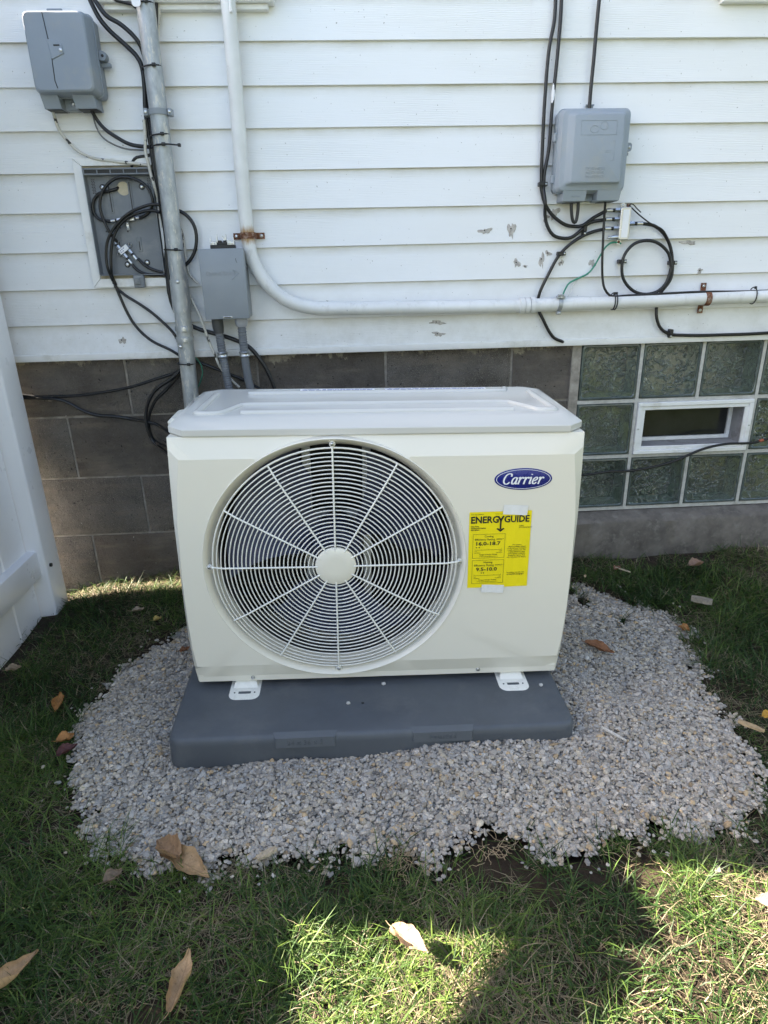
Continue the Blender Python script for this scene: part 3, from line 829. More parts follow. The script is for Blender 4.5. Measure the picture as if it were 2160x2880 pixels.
# fan guard
guard = bpy.data.objects.new('fan_guard', None); COL.objects.link(guard); guard.parent = unit; guard.location = (FC[0], 0, FC[1])
def gb(r): return -.0175 - .0035 * math.cos(min(1, r / .28) * PI / 2) + (max(0, r - .262) * .35)
NR = 25
for k in range(NR):
    r = .0515 + (.2745 - .0515) * k / (NR - 1)
    n = 96 if r > .15 else 64
    m = MB(); m.tube([(r * math.cos(2 * PI * i / n), gb(r), r * math.sin(2 * PI * i / n)) for i in range(n)], .00155 if k < NR - 1 else .0023, 6, closed=True)
    m.build('wire_ring', WIRE, guard, 60)
for k in range(12):
    a = PI / 6 * k
    re = .2795 if k % 3 == 0 else .2765
    m = MB(); m.tube([((.040 + (re - .040) * i / 8) * math.cos(a), gb(.040 + (re - .040) * i / 8) - .0030, (.040 + (re - .040) * i / 8) * math.sin(a)) for i in range(9)], .0021, 8)
    m.build('spoke', WIRE, guard, 60)
    if k % 3 == 0:
        c = (.2825 * math.cos(a), -.0125, .2825 * math.sin(a))
        m = MB(); m.loft(lathe([(.0066, .004), (.0066, -.0012), (.0050, -.0016)], 14, c=c), False); o = m.build('fixing_loop', WIRE, guard, 40)
        m = MB(); m.loft(lathe([(.0052, -.0014), (.0050, -.0030), (.0034, -.0046), (.0016, -.0048)], 14, c=c), False); m.loft(lathe([(.0016, -.0040), (.0015, -.0049)], 6, c=c)); m.build('screw', STEEL, guard, 40)
m = MB(); m.loft(lathe([(.043, -.0140), (.0465, -.0185), (.0460, -.0232), (.0440, -.0248), (.020, -.0252), (.001, -.0252)], 40)); m.build('hub_cap', CREAM, guard, 40)
# fan
fan = bpy.data.objects.new('fan', None); COL.objects.link(fan); fan.parent = unit; fan.location = (FC[0], 0, FC[1])
m = MB(); m.loft(lathe([(.062, .13), (.062, .06), (.056, .045), (.001, .045)], 28)); m.build('fan_hub', NAVY, fan, 40)
for bi, a0 in enumerate((R(-16), R(104), R(224))):
    v = []; f = []; nr, na = 9, 11
    for i in range(nr + 1):
        r = .056 + (.258 - .056) * i / nr
        lead = a0 + R(76) + R(14) * (i / nr) ** 1.6
        trail = a0 + R(22) * (1 - i / nr) + R(5) * math.sin(i / nr * 9)
        for j in range(na + 1):
            t = j / na
            a = trail + (lead - trail) * t
            v.append((r * math.cos(a), .125 - .075 * t + .012 * math.sin(t * PI), r * math.sin(a)))
    q = na + 1
    for i in range(nr):
        for j in range(na): f.append((i * q + j, i * q + j + 1, (i + 1) * q + j + 1, (i + 1) * q + j))
    o = len(v); v += [(x, y + .003, z_) for x, y, z_ in v]
    f += [tuple(k + o for k in fc[::-1]) for fc in f]
    MB().add(v, f).build('fan_blade', NAVY, fan, 60, recalc=False)
mb_ = bpy.data.objects.new('motor_bracket', None); COL.objects.link(mb_); mb_.parent = unit
for dx in (-.078, .066):
    MB().box(FC[0] + dx, FC[0] + dx + .020, .150, .165, .011, .61, .002).build('bracket_rail', BRACKET, mb_)
MB().box(FC[0] - .057, FC[0] + .065, .187, .199, FC[1] - .05, FC[1] + .05, .002).build('motor_plate', BRACKET, mb_)
m = MB(); m.loft(lathe([(.05, .186), (.05, .135), (.03, .131), (.001, .131)], 24, c=(FC[0], 0, FC[1]))); m.build('motor', DULLBLACK, mb_)
MB().box(.225, .250, UD - .06, UD - .035, .33, .46, .004).build('tube_clip', BRACKET, unit)
# feet
for a in (.117, .775):
    v = MB()
    w2 = .038
    zf = -.0235
    pl_out = rr2(a, .0, w2 * 2, .118, .022, 5); 
    slot = rr2(a, -.030, .030, .0105, .005, 5)
    m = MB()
    outr = [(x, y if y < 0 else .07) for x, y in rr2(a, -.0, w2 * 2, .114, .020, 5)]
    m.loft([hz(outr, zf), hz(outr, zf + .0028), hz([(a + (x - a) * .94, y * .97 - .0008) for x, y in outr], zf + .0036)], True, False)
    # upper skin with the slot left open: ring from rim to slot, then its wall down
    rim = [(a + (x - a) * .94, y * .97 - .0008) for x, y in outr]
    sl = [(a + .0150 * math.copysign(min(1, abs((x - a) / .026)), x - a), -.030 + .0052 * math.sin(math.atan2(y + .030, x - a))) for x, y in rim]
    m.loft([hz(rim, zf + .0036), hz(sl, zf + .0034), hz(sl, zf + .0004)], False, False)
    m.build('mounting_foot', WIRE, unit, 35, recalc=True)
    h = MB(); h.loft([[(a - .030, -.012, zf + .003), (a + .030, -.012, zf + .003), (a + .030, .29, zf + .003), (a - .030, .29, zf + .003)],
                      [(a - .024, .004, zf + .017), (a + .024, .004, zf + .017), (a + .024, .29, -.0045), (a - .024, .29, -.0045)]])
    h.build('foot_channel', WIRE, unit, 20)
    h = MB(); h.cyl((a, -.030, zf + .0002), (a, -.030, zf + .0010), .0155, .0155, 14); h.v = [(x, -.030 + (y + .030) * .36, z_) for x, y, z_ in h.v]; h.build('bolt_slot', DULLBLACK, unit, 0)  # black disc standing in for the shade inside the open slot
    for dx in (-.024, .024):
        h = MB(); h.cyl((a + dx, -.030, zf + .0036), (a + dx, -.030, zf + .0042), .0022, .0022, 8); h.build('rivet', DULLBLACK, unit, 0)
for a, zz in ((.136, .006), (.690, .009)):
    screw_mb((a, -.0065, zz), .0052).build('screw', STEEL, unit)
MB().loft([[(.006, -.0052, -.003), (.884, -.0052, -.003), (.884, .02, -.003), (.006, .02, -.003)], [(.006, -.0052, .015), (.884, -.0052, .015), (.884, .02, .015), (.006, .02, .015)]]).build('lower_flange', CREAM, unit, 0)
# handle on the left end of the cabinet, black cable gland on the right end
m = MB(); m.loft([hz(rr2(-.006, .205, .024, .09, .009, 4), .545), hz(rr2(-.016, .205, .042, .10, .014, 4), .585), hz(rr2(-.017, .205, .044, .10, .014, 4), .602), hz(rr2(-.013, .205, .034, .09, .012, 4), .611)]); m.build('side_handle', CREAM, unit)
m = MB(); m.tube(spline([(.886, .15, .40), (.905, .15, .385), (.912, .15, .34), (.905, .15, .30), (.886, .15, .285)]), .013, 10); m.build('side_grip', DULLBLACK, unit, 60)
# badge
bd = bpy.data.objects.new('name_badge', None); COL.objects.link(bd); bd.parent = unit; bd.location = (.758, FB, .5125)
def ell(rx, rz, out, n=48): return [(rx * math.cos(2 * PI * k / n), -out, rz * math.sin(2 * PI * k / n)) for k in range(n)]
m = MB(); m.loft([ell(.0635, .0250, 0), ell(.0635, .0250, .0008), ell(.0625, .0242, .0014)]); m.build('badge_plate', LOGOBLUE, bd, 40)
m = MB(); m.loft([ell(.0597, .0222, .0014), ell(.0597, .0222, .00165), ell(.0586, .0213, .00165), ell(.0586, .0213, .0014)], False, False); m.build('badge_rim_line', LOGOWHITE, bd, 0)
tm = MB()
def stroke(pts, w0, w1, seq, nib=.9):
    """broad-pen stroke: wider on the down strokes"""
    P = spline([(p[0], 0, p[1]) for p in pts], .15)
    v = []; f = []
    for i, p in enumerate(P):
        a = P[max(0, i - 1)]; b = P[min(len(P) - 1, i + 1)]
        t = (b - a).normalized()
        ww = w0 + (w1 - w0) * abs(t.z)
        nrm = Vector((-t.z, 0, t.x))
        for sg in (-1, 1):
            q = p + nrm * ww * .5 * sg
            v.append((q.x, q.z))
    n = len(P)
    return v, [(2 * i, 2 * i + 2, 2 * i + 3, 2 * i + 1) for i in range(n - 1)]
GL = {
 'C': (6.2, [[(5.6, 5.6), (5.1, 6.6), (3.6, 6.9), (1.9, 6.0), (.9, 3.9), (1.0, 1.6), (2.3, .2), (3.9, .2), (5.2, 1.3)], [(5.4, 6.7), (5.55, 5.0)]]),
 'a': (4.6, [[(3.5, 3.9), (2.5, 4.4), (1.2, 3.7), (.6, 2.1), (.9, .5), (1.9, .1), (3.0, 1.2), (3.6, 2.8)], [(3.75, 4.4), (3.5, 2.2), (3.35, .7), (3.8, .1), (4.5, .7)]]),
 'r': (3.9, [[(.3, 3.8), (1.1, 4.4), (1.25, 3.4), (1.0, 1.6), (.85, .1)], [(1.15, 2.6), (1.9, 3.8), (2.8, 4.4), (3.4, 4.1), (3.35, 3.5)], [(.3, .1), (1.5, .1)]]),
 'i': (2.3, [[(.3, 3.8), (1.0, 4.4), (1.15, 3.2), (.95, 1.2), (1.15, .2), (2.0, .6)], [(1.12, 6.1), (1.2, 6.6)]]),
 'e': (4.2, [[(.9, 2.0), (2.3, 2.4), (3.3, 3.2), (3.2, 4.1), (2.3, 4.4), (1.1, 3.5), (.6, 1.9), (1.0, .5), (2.1, .1), (3.5, 1.1)]]),
}
x0 = 0.; sheets = 0
tot = sum(GL[c][0] for c in 'Carrier')
sc_ = .0895 / tot
for c in 'Carrier':
    adv, strokes = GL[c]
    for s_ in strokes:
        v, f = stroke(s_, .52, 1.22, 0)
        d = .00165 + .00003 * sheets; sheets += 1
        tm.add([((x0 + x + z_ * .22 - tot / 2 - .7) * sc_, -d, (z_ - 3.2) * sc_ * 1.12) for x, z_ in v], f)
    x0 += adv
tm.build('badge_lettering', LOGOWHITE, bd, 0, recalc=False)

# energy label taped to the front panel
el = thing('energy_label', 'yellow energy guide paper taped to front of the heat pump', 'label')
el.matrix_world = MU @ Matrix.Translation((.714, FB, .3425))
lw, lh = .1395, .1895
def sl_(x, z): return x + .026 * (lh / 2 - z) * .9            # the sheet hangs slightly askew
v = []; f = []
for i in range(9):
    for j in range(7):
        x = -lw / 2 + lw * i / 8; zz = -lh / 2 + lh * j / 6
        v.append((sl_(x, zz), -.0010 - .0008 * math.sin(i * .9 + j * .5) ** 2, zz + .015 * x))
for i in range(8):
    for j in range(6): f.append((i * 7 + j, (i + 1) * 7 + j, (i + 1) * 7 + j + 1, i * 7 + j + 1))
o_ = len(v); v += [(x, -.0001, z_) for x, y, z_ in v]
f += [tuple(k + o_ for k in q[::-1]) for q in f]
MB().add(v, f).build('paper', YELLOW, el, 0, recalc=False)
tm = MB()
def lt(s, x, z_, size, bold=0., al='CENTER', shear=0., space=1.):
    text_mb(tm, s, size, lambda a, b, d: (sl_(x + a, z_ + b), -.00225 - d, z_ + b + .015 * (x + a)), align=al, bold=bold, ext=.00008, shear=shear, space=space)
def ltf(s, xa, xb, z_, size, bold=0.):
    q = MB(); text_mb(q, s, size, lambda a, b, d: (a, d, b), bold=bold, ext=.00008)
    lo = min(v[0] for v in q.v); hi = max(v[0] for v in q.v)
    V_ = [(xa + (v[0] - lo) / (hi - lo) * (xb - xa), v[1], v[2]) for v in q.v]
    tm.add([(sl_(x, z_ + b), -.00225 - d, z_ + b + .015 * x) for x, d, b in V_], q.f)
def lr(xa, xb, za, zb):
    tm.add([(sl_(x, z_), -.0023, z_ + .015 * x) for x, z_ in ((xa, za), (xb, za), (xb, zb), (xa, zb))], [(0, 1, 2, 3)])
def lbox(xa, xb, za, zb, t=.0006):
    lr(xa, xb, zb - t, zb); lr(xa, xb, za, za + t); lr(xa, xa + t, za + t, zb - t); lr(xb - t, xb, za + t, zb - t)
lt('U.S. Government', -.066, .0895, .0040, al='LEFT')
lt('Federal law prohibits removal of this label before consumer purchase.', -.012, .0895, .0027, al='LEFT')
ltf('ENERG', -.0660, -.0040, .0755, .0225, .0006); ltf('GUIDE', .0085, .0650, .0755, .0225, .0006)
# the tall Y that ends in a down arrow
for pts in ([(-.0075, .0845), (-.0035, .0845), (.0030, .0740), (.0005, .0700)], [(.0090, .0845), (.0050, .0845), (-.0012, .0745), (.0015, .0700)]):
    tm.add([(sl_(x, z_), -.00235, z_ + .015 * x) for x, z_ in pts], [(0, 1, 2, 3)])
lr(-.0010, .0025, .0520, .0725)
for pts in ([(-.0085, .0535), (-.0055, .0555), (.0022, .0500), (.0008, .0460)], [(.0100, .0535), (.0070, .0555), (-.0008, .0500), (.0008, .0460)]):
    tm.add([(sl_(x, z_), -.0024, z_ + .015 * x) for x, z_ in pts], [(0, 1, 2, 3)])
for k, s in enumerate(('Heat Pump', 'Cooling and Heating', 'Split System')): lt(s, -.066, .0605 - k * .0042, .0040, bold=.0001, al='LEFT')
for k, s in enumerate(('CMNA', '37MUHAQ24AA3')): lt(s, .042, .0595 - k * .0042, .0040, al='LEFT')
def panel(zc, ttl, rating, rng_, lo, hi, unit_, arrows, foot_):
    xa, xb = -.0605, .0125
    lbox(xa, xb, zc - .0305, zc + .0295)
    xc = (xa + xb) / 2
    ltf(ttl, xc - .0100, xc + .0100, zc + .0235, .0068); ltf('Efficiency Rating', xa + .005, xa + .0500, zc + .0160, .0066); lt(unit_, xb - .0115, zc + .0160, .0042, shear=.2)
    ltf(rating, xc - (.0285 if len(rating) > 8 else .0270), xc + (.0265 if len(rating) > 8 else .0210), zc + .0055, .0125, .00025)
    for ax in arrows:
        tm.add([(sl_(x, z_), -.0023, z_ + .015 * x) for x, z_ in ((xa + ax - .0018, zc - .0022), (xa + ax + .0018, zc - .0022), (xa + ax, zc - .0055))], [(0, 1, 2)])
    lr(xa + .005, xb - .006, zc - .0102, zc - .0096)
    for t_ in range(5):
        xx = xa + .005 + (xb - xa - .0115) * t_ / 4
        hh = .003 if t_ in (0, 4) else .0012
        lr(xx, xx + .0005, zc - .0096, zc - .0096 + hh)
    lt(lo, xa + .0065, zc - .0135, .0034); lt(hi, xb - .0085, zc - .0135, .0034)
    lt('Least Efficient', xa + .011, zc - .0172, .0026); lt('Most Efficient', xb - .012, zc - .0172, .0026)
    lt('Range of Similar Models', xc, zc - .0218, .0042); lt(foot_, xc, zc - .0263, .0028)
panel(.0120, 'Cooling', '16.0-18.7', '', '14.3', '42.0', '(SEER2)**', (.0085, .0150), '** Seasonal Energy Efficiency Ratio 2')
panel(-.0530, 'Heating', '9.5-10.0', '', '7.5', '14.6', '(HSPF2)**', (.0220, .0268), '** Heating Seasonal Performance Factor 2')
for k, s in enumerate(("This system's", 'efficiency ratings depend', 'on the coil your contractor', 'installs with this unit. The', 'heating efficiency rating', 'varies slightly in different', 'geographic regions. Ask', 'your contractor for details.')):
    lt(s, .0405, .0125 - k * .0044, .0040)
lt('For energy cost info, visit', .0405, -.0575, .0040); lt('productinfo.energy.gov', .0405, -.0620, .0042, bold=.00008)
tm.build('printed_text', INK, el, 0, recalc=False)
for (cx, cz, wd, h, an) in ((.0325, .0985, .0545, .0230, -.06), (-.0065, -.0985, .0520, .0205, -.05)):
    v = []; f = []
    for i in range(7):
        for j in range(2):
            x = -wd / 2 + wd * i / 6; zz = -h / 2 + h * j
            v.append((cx + x * math.cos(an) - zz * math.sin(an) + .0008 * math.sin(i * 2.1) * (1 - j), -.00285 - .0004 * math.sin(i * 1.7 + j), cz + x * math.sin(an) + zz * math.cos(an)))
    for i in range(6): f.append((2 * i, 2 * i + 2, 2 * i + 3, 2 * i + 1))
    MB().add(v, f).build('tape_strip', TAPE, el, 0, recalc=False)

# ------------------------------------------------------------------ boxes on the wall
def part(m, name, mt, parent, sm=32, **k): return m.build(name, mt, parent, sm, **k)
# upper left network box
nb = thing('utility_box', 'large grey utility box with hinged cover and two cable chutes, high at the left', 'utility box', (0, 0, 0))
def BL(cx, cz, wd, h, r, out, n=4): return wl(rr2(cx, cz, wd, h, r, n), out)
cx, cz = -.3285, 1.5625
m = MB(); m.loft([BL(cx, cz, .158, .178, .012, .0), BL(cx, cz, .158, .178, .012, .040), BL(cx, cz, .165, .184, .014, .041), BL(cx, cz, .165, .184, .014, .046)]); part(m, 'box_body', GREYBOX, nb)
# cover in two halves with a stepped seam between them
m = MB(); m.loft([BL(cx, cz, .160, .180, .013, .0465), BL(cx, cz, .152, .174, .013, .080), BL(cx, cz, .148, .171, .014, .088), BL(cx, cz, .140, .163, .012, .0915)]); part(m, 'cover', GREYBOX, nb)
m = MB(); P = [(-.352, 1.644), (-.348, 1.590), (-.346, 1.586), (-.333, 1.579), (-.332, 1.556), (-.347, 1.548), (-.349, 1.500), (-.345, 1.484)]
m.tube([(x, -.0917, z) for x, z in P], .0011, 6); part(m, 'seam', DULLBLACK, nb, 60)
m = MB(); m.loft([wl([(-.352, 1.590), (-.326, 1.584), (-.316, 1.577), (-.314, 1.558), (-.346, 1.545)], .0912), wl([(-.350, 1.588), (-.327, 1.583), (-.318, 1.576), (-.316, 1.559), (-.345, 1.547)], .0945)]); part(m, 'latch', GREYBOX, nb, 20)
part(screw_mb((-.321, -.0945, 1.565), .0048), 'screw', STEEL, nb)
MB().box(-.337, -.322, -.0950, -.0944, 1.5735, 1.577).build('latch_slot', DULLBLACK, nb, 0)
for z0 in (1.585, 1.498):
    m = MB(); m.box(cx - .0845, cx - .0775, -.052, -.036, z0, z0 + .05, .0015); m.box(cx - .0865, cx - .0825, -.050, -.040, z0 + .008, z0 + .042, .001); part(m, 'hinge', GREYBOX, nb)
for xa, xb in ((-.402, -.358), (-.322, -.268)):
    m = MB(); a0 = (xa + xb) / 2
    m.loft([[(xa, -.004, 1.482), (xb, -.004, 1.482), (xb, -.070, 1.482), (xa, -.070, 1.482)], [(xa + .003, -.004, 1.446), (xb + .002, -.004, 1.446), (xb + .002, -.058, 1.446), (xa + .003, -.058, 1.446)]]); part(m, 'cable_chute', GREYBOX, nb, 20)
    MB().box(xa + .006, xb - .001, -.05, -.01, 1.4445, 1.4462).build('chute_opening', DULLBLACK, nb, 0)
part(MB().box(-.357, -.323, -.03, -.002, 1.447, 1.480, .002), 'bottom_tab', GREYBOX, nb)
part(screw_mb((-.335, -.030, 1.462), .006), 'screw', STEEL, nb)
m = MB(); m.loft([BL(cx + .088, 1.568, .022, .022, .010, .012), BL(cx + .088, 1.568, .022, .022, .010, .036)]); m.box(cx + .078, cx + .104, -.022, -.012, 1.545, 1.556, .002); part(m, 'lock_lug', GREYBOX, nb)
part(screw_mb((cx + .090, -.036, 1.568), .0036), 'screw', DULLBLACK, nb)
m = MB(); m.box(-.363, -.331, -.012, -.002, 1.648, 1.674, .0015); m.box(-.366, -.328, -.017, -.012, 1.667, 1.675, .001); part(m, 'top_bracket', GREYBOX, nb)
MB().box(-.352, -.342, -.0175, -.0169, 1.655, 1.659).build('bracket_slot', DULLBLACK, nb, 0)

# right telephone box
tb = thing('telephone_box', 'pale grey telephone network box with raised panel, on the siding at the right', 'telephone box')
cx, cz = 1.0715, 1.3305
m = MB(); m.loft([BL(cx, cz, .196, .206, .014, 0), BL(cx, cz, .196, .206, .014, .030), BL(cx, cz, .204, .212, .016, .031), BL(cx, cz, .204, .212, .016, .040)]); part(m, 'box_body', GREYBOXL, tb)
m = MB(); m.loft([BL(cx, cz, .200, .209, .016, .0405), BL(cx, cz, .196, .206, .016, .054), BL(cx, cz, .188, .198, .016, .063), BL(cx, cz + .002, .164, .182, .010, .0655), BL(cx, cz + .002, .158, .176, .008, .0675), BL(cx + .004, cz + .002, .140, .166, .006, .0785), BL(cx + .004, cz + .002, .134, .160, .005, .0795)]); part(m, 'cover', GREYBOXL, tb, 25)
m = MB()
fx0, fx1, fz0, fz1, yo = cx - .048, cx + .052, 1.366, 1.401, .0795
for a in ((fx0, fx1, fz1 - .0009, fz1), (fx0, fx1, fz0, fz0 + .0009), (fx0, fx0 + .0009, fz0, fz1), (fx1 - .0009, fx1, fz0, fz1)): m.box(a[0], a[1], -yo - .0007, -yo, a[2], a[3])
for ex, ez, rx, rz in ((cx + .016, 1.388, .011, .0095), (cx - .010, 1.380, .012, .0085)):
    m.tube([(ex + rx * math.cos(2 * PI * k / 24), -yo - .0002, ez + rz * math.sin(2 * PI * k / 24)) for k in range(24)], .0007, 5, closed=True)
part(m, 'raised_emblem', GREYBOXL, tb, 0)
tm = MB()
for k, s in enumerate(('TELEPHONE', 'NETWORK', 'INTERFACE')):
    text_mb(tm, s, .0098, lambda x, y, z_: (cx + .001 + x, -yo - .0004 - z_, 1.2835 - k * .0098 + y), ext=.0006, space=1.1)
part(tm, 'raised_lettering', GREYBOXL, tb, 0)
m = MB()
for a in ((cx + .050, cx + .051, 1.305, 1.352), (cx + .047, cx + .0505, 1.351, 1.352), (cx + .043, cx + .0505, 1.303, 1.304), (cx + .024, cx + .042, 1.328, 1.3288), (cx + .026, cx + .042, 1.3235, 1.3243)): m.box(a[0], a[1], -yo - .0006, -yo, a[2], a[3])
part(m, 'raised_marks', GREYBOXL, tb, 0)
for xa, xb in ((.9925, 1.0605), (1.0915, 1.1605)):
    m = MB(); m.loft([[(xa, -.002, 1.232), (xb, -.002, 1.232), (xb, -.062, 1.232), (xa, -.062, 1.232)], [(xa + .001, -.002, 1.205), (xb - .001, -.002, 1.205), (xb - .002, -.055, 1.205), (xa + .002, -.055, 1.205)], [(xa + .004, -.002, 1.2025), (xb - .004, -.002, 1.2025), (xb - .006, -.048, 1.2025), (xa + .006, -.048, 1.2025)]]); part(m, 'cable_chute', GREYBOXL, tb, 25)
    MB().box(xa + .015, xb - .012, -.042, -.008, 1.2012, 1.2026).build('chute_opening', DULLBLACK, tb, 0)
tm = MB(); text_mb(tm, 'SIECOR', .007, lambda x, y, z_: (1.030 + x, -.0585 - z_, 1.2175 + y), ext=.0005); part(tm, 'raised_lettering', GREYBOXL, tb, 0)
part(MB().box(1.058, 1.094, -.020, -.002, 1.207, 1.232, .001), 'bottom_tab', GREYBOX, tb)
m = MB(); m.cyl((1.0685, -.0205, 1.2185), (1.0685, -.0198, 1.2185), .0032, n=10); m.box(1.067, 1.070, -.0206, -.0199, 1.209, 1.218); part(m, 'keyhole', DULLBLACK, tb, 0)
for z0 in (1.357, 1.253):
    m = MB(); m.box(cx - .1085, cx - .1005, -.040, -.026, z0, z0 + .021, .0012); m.box(cx - .1065, cx - .1035, -.0408, -.0398, z0 + .004, z0 + .017); part(m, 'hinge', GREYBOXL, tb)
m = MB(); m.box(1.055, 1.077, -.010, -.001, 1.436, 1.450, .001); m.box(1.054, 1.079, -.014, -.009, 1.448, 1.4515, .0008); part(m, 'top_bracket', GREYBOXL, tb)
part(screw_mb((1.067, -.010, 1.4425), .0042), 'screw', STEEL, tb)
m = MB(); m.loft([BL(cx + .109, 1.342, .018, .022, .007, .008), BL(cx + .109, 1.342, .018, .022, .007, .034)]); m.box(cx + .1, cx + .116, -.02, -.008, 1.322, 1.331, .002); part(m, 'lock_lug', GREYBOX, tb)
part(screw_mb((cx + .111, -.034, 1.342), .0042), 'screw', STEEL, tb)
m = MB(); m.loft([BL(cx + .1055, 1.306, .012, .032, .0055, .006), BL(cx + .1055, 1.306, .012, .032, .0055, .012)]); part(m, 'ground_tab', GREYBOXL, tb)
part(screw_mb((cx + .105, -.012, 1.313), .0042), 'screw', STEEL, tb)
m = MB(); m.cyl((cx + .105, -.0126, 1.299), (cx + .105, -.0118, 1.299), .0036, n=12); part(m, 'tab_hole', PAPER, tb)

# open tray in its white frame
fr = thing('tray_frame', 'white mitred frame nailed to the siding around the open grey tray', 'frame')
X0, X1, Z0, Z1 = -.369, -.134, 1.003, 1.337
i0, i1, j0, j1 = -.347, -.156, 1.026, 1.319
def mitre(pts): 
    m = MB(); m.loft([[(x, .004, z) for x, z in pts], [(x, -.0125, z) for x, z in pts]]); return m
for pts in ([(X0, Z0), (i0, j0), (i0, j1), (X0, Z1)], [(X1, Z1), (i1, j1), (i1, j0), (X1, Z0)], [(X0, Z1), (i0, j1), (i1, j1), (X1, Z1)], [(X1, Z0), (i1, j0), (i0, j0), (X0, Z0)]):
    c_ = (sum(p[0] for p in pts) / 4, sum(p[1] for p in pts) / 4)
    part(mitre([(p[0] + (c_[0] - p[0]) * .006, p[1] + (c_[1] - p[1]) * .006) for p in pts]), 'frame_strip', TRIM, fr, 0)
MB().box(i0 - .004, i1 + .004, -.0012, .004, j0 - .004, j1 + .004).build('cut_out_board', BEIGE, fr, 0)
tr = thing('open_tray', 'open dark grey cable tray with its cover missing and coiled cables inside', 'cable box')
tx0, tx1, tz0, tz1 = -.3435, -.1585, 1.0345, 1.312
m = MB(); tcx, tcz, tw, th = (tx0 + tx1) / 2, (tz0 + tz1) / 2, tx1 - tx0, tz1 - tz0
m.loft([BL(tcx, tcz, tw, th, .006, .0014), BL(tcx, tcz, tw, th, .006, .022), BL(tcx, tcz, tw - .004, th - .004, .005, .022), BL(tcx, tcz - .008, tw - .010, th - .022, .005, .0046)], True, True)
part(m, 'tray_body', TRAYM, tr, 30)
m = MB(); m.box(tx0 + .003, tx1 - .003, -.026, -.0222, tz1 - .0045, tz1, .0008); m.box(tx0 + .003, tx1 - .003, -.026, -.0222, tz1 - .0175, tz1 - .0135, .0008)
for k in range(5): x = tx0 + .003 + (tw - .006) * k / 5; m.box(x, x + .0025, -.0255, -.0222, tz1 - .014, tz1 - .004)
part(m, 'slotted_lip', TRAYM, tr)
MB().box(tx0 + .005, tx1 - .005, -.0226, -.0216, tz1 - .0135, tz1 - .0045).build('lip_slots', DULLBLACK, tr, 0)
m = MB(); m.cyl((-.2445, -.0052, 1.262), (-.2445, -.0044, 1.262), .0175, n=26); part(m, 'knockout_hole', BEIGE, tr)
for x, z in ((-.301, 1.266), (-.193, 1.266), (-.265, 1.064), (-.208, 1.068)):
    m = MB(); m.cyl((x, -.0046, z), (x, -.0056, z), .0085, .0075, 14); part(m, 'boss', DULLBLACK, tr); part(screw_mb((x, -.0056, z), .0056), 'screw', STEEL, tr)
for x0_, x1_, z0_, z1_ in ((-.290, -.278, 1.199, 1.290), (-.232, -.222, 1.199, 1.290), (-.228, -.216, 1.098, 1.137), (-.284, -.272, 1.098, 1.137)):
    m = MB(); m.box(x0_, x1_, -.0066, -.0044, z0_, z1_, .0006); part(m, 'slide_rail', TRAYM, tr); MB().box((x0_ + x1_) / 2 - .0014, (x0_ + x1_) / 2 + .0014, -.0071, -.0064, z0_ + .004, z1_ - .012).build('rail_slot', DULLBLACK, tr, 0)
for xg in (-.330, -.177):
    m = MB()
    for k in range(10):
        for q in range(2): x = xg + q * .0052 + (k % 2) * .0012; m.box(x, x + .0036, -.0052, -.0044, 1.250 + k * .0038, 1.2522 + k * .0038)
    part(m, 'vent_grid', DULLBLACK, tr, 0)
for x, z in ((-.228, 1.214), (-.287, 1.165), (-.270, 1.162), (-.310, 1.153), (-.250, 1.152), (-.240, 1.052)):
    m = MB(); m.cyl((x, -.0052, z), (x, -.0044, z), .0024, n=8); part(m, 'pin_hole', DULLBLACK, tr, 0)
m = MB(); m.box(-.248, -.218, -.030, -.0135, 1.000, 1.034, .002); m.box(-.245, -.228, -.034, -.0295, 1.008, 1.028, .002); m.cyl((-.237, -.0335, 1.018), (-.237, -.038, 1.018), .0045, .004, 12); part(m, 'bottom_latch', TRAYM, tr)
# connectors inside the tray
def connector(p, d, L=.020, r=.0048, parent=None, dark=True):
    p = Vector(p); d = Vector(d).normalized()
    m = MB(); m.cyl(p, p + d * L * .42, r * .95, r * .95, 12); part(m, 'crimp_sleeve', STEEL, parent, 40)
    m = MB(); m.cyl(p + d * L * .42, p + d * L * .62, r * .82, r * .82, 10); part(m, 'seal_ring', DULLBLACK if dark else STEEL, parent, 40)
    m = MB(); m.cyl(p + d * L * .62, p + d * L, r * 1.12, r * 1.12, 6); part(m, 'hex_nut', STEEL, parent, 20)
gbk = thing('ground_block', 'small metal coax ground block in upper half of the open tray', 'ground block')
m = MB(); m.box(-.262, -.222, -.020, -.006, 1.178, 1.190, .002); part(m, 'block_body', STEEL, gbk)
m = MB(); m.box(-.249, -.241, -.016, -.0135, 1.156, 1.177, .001); part(m, 'ground_lug', STEEL, gbk)
for z in (1.172, 1.161): part(screw_mb((-.245, -.016, z), .0036), 'screw', STEEL, gbk)
connector((-.290, -.012, 1.179), (1, 0, .12), .028, parent=gbk); connector((-.2105, -.012, 1.186), (-1, 0, -.06), .022, parent=gbk)
s2 = thing('two_way_splitter', 'small silver two-way coax splitter tilted in lower half of the open tray', 'splitter', (-.2655, 0, 1.104))
s2.rotation_euler = (0, R(-35), 0)
m = MB(); m.box(-.016, .016, -.020, -.008, -.0085, .0085, .0015); part(m, 'splitter_body', STEEL, s2)
m = MB(); m.box(-.0145, .0145, -.0206, -.0200, -.0068, .0068); part(m, 'splitter_label', PAPER, s2, 0)
tm = MB(); [tm.box(-.011 + .006 * (k % 3), -.0075 + .006 * (k % 3), -.0209, -.0205, .0018 - .005 * (k // 3), .0036 - .005 * (k // 3)) for k in range(5)]; part(tm, 'label_print', BLUEINK, s2, 0)
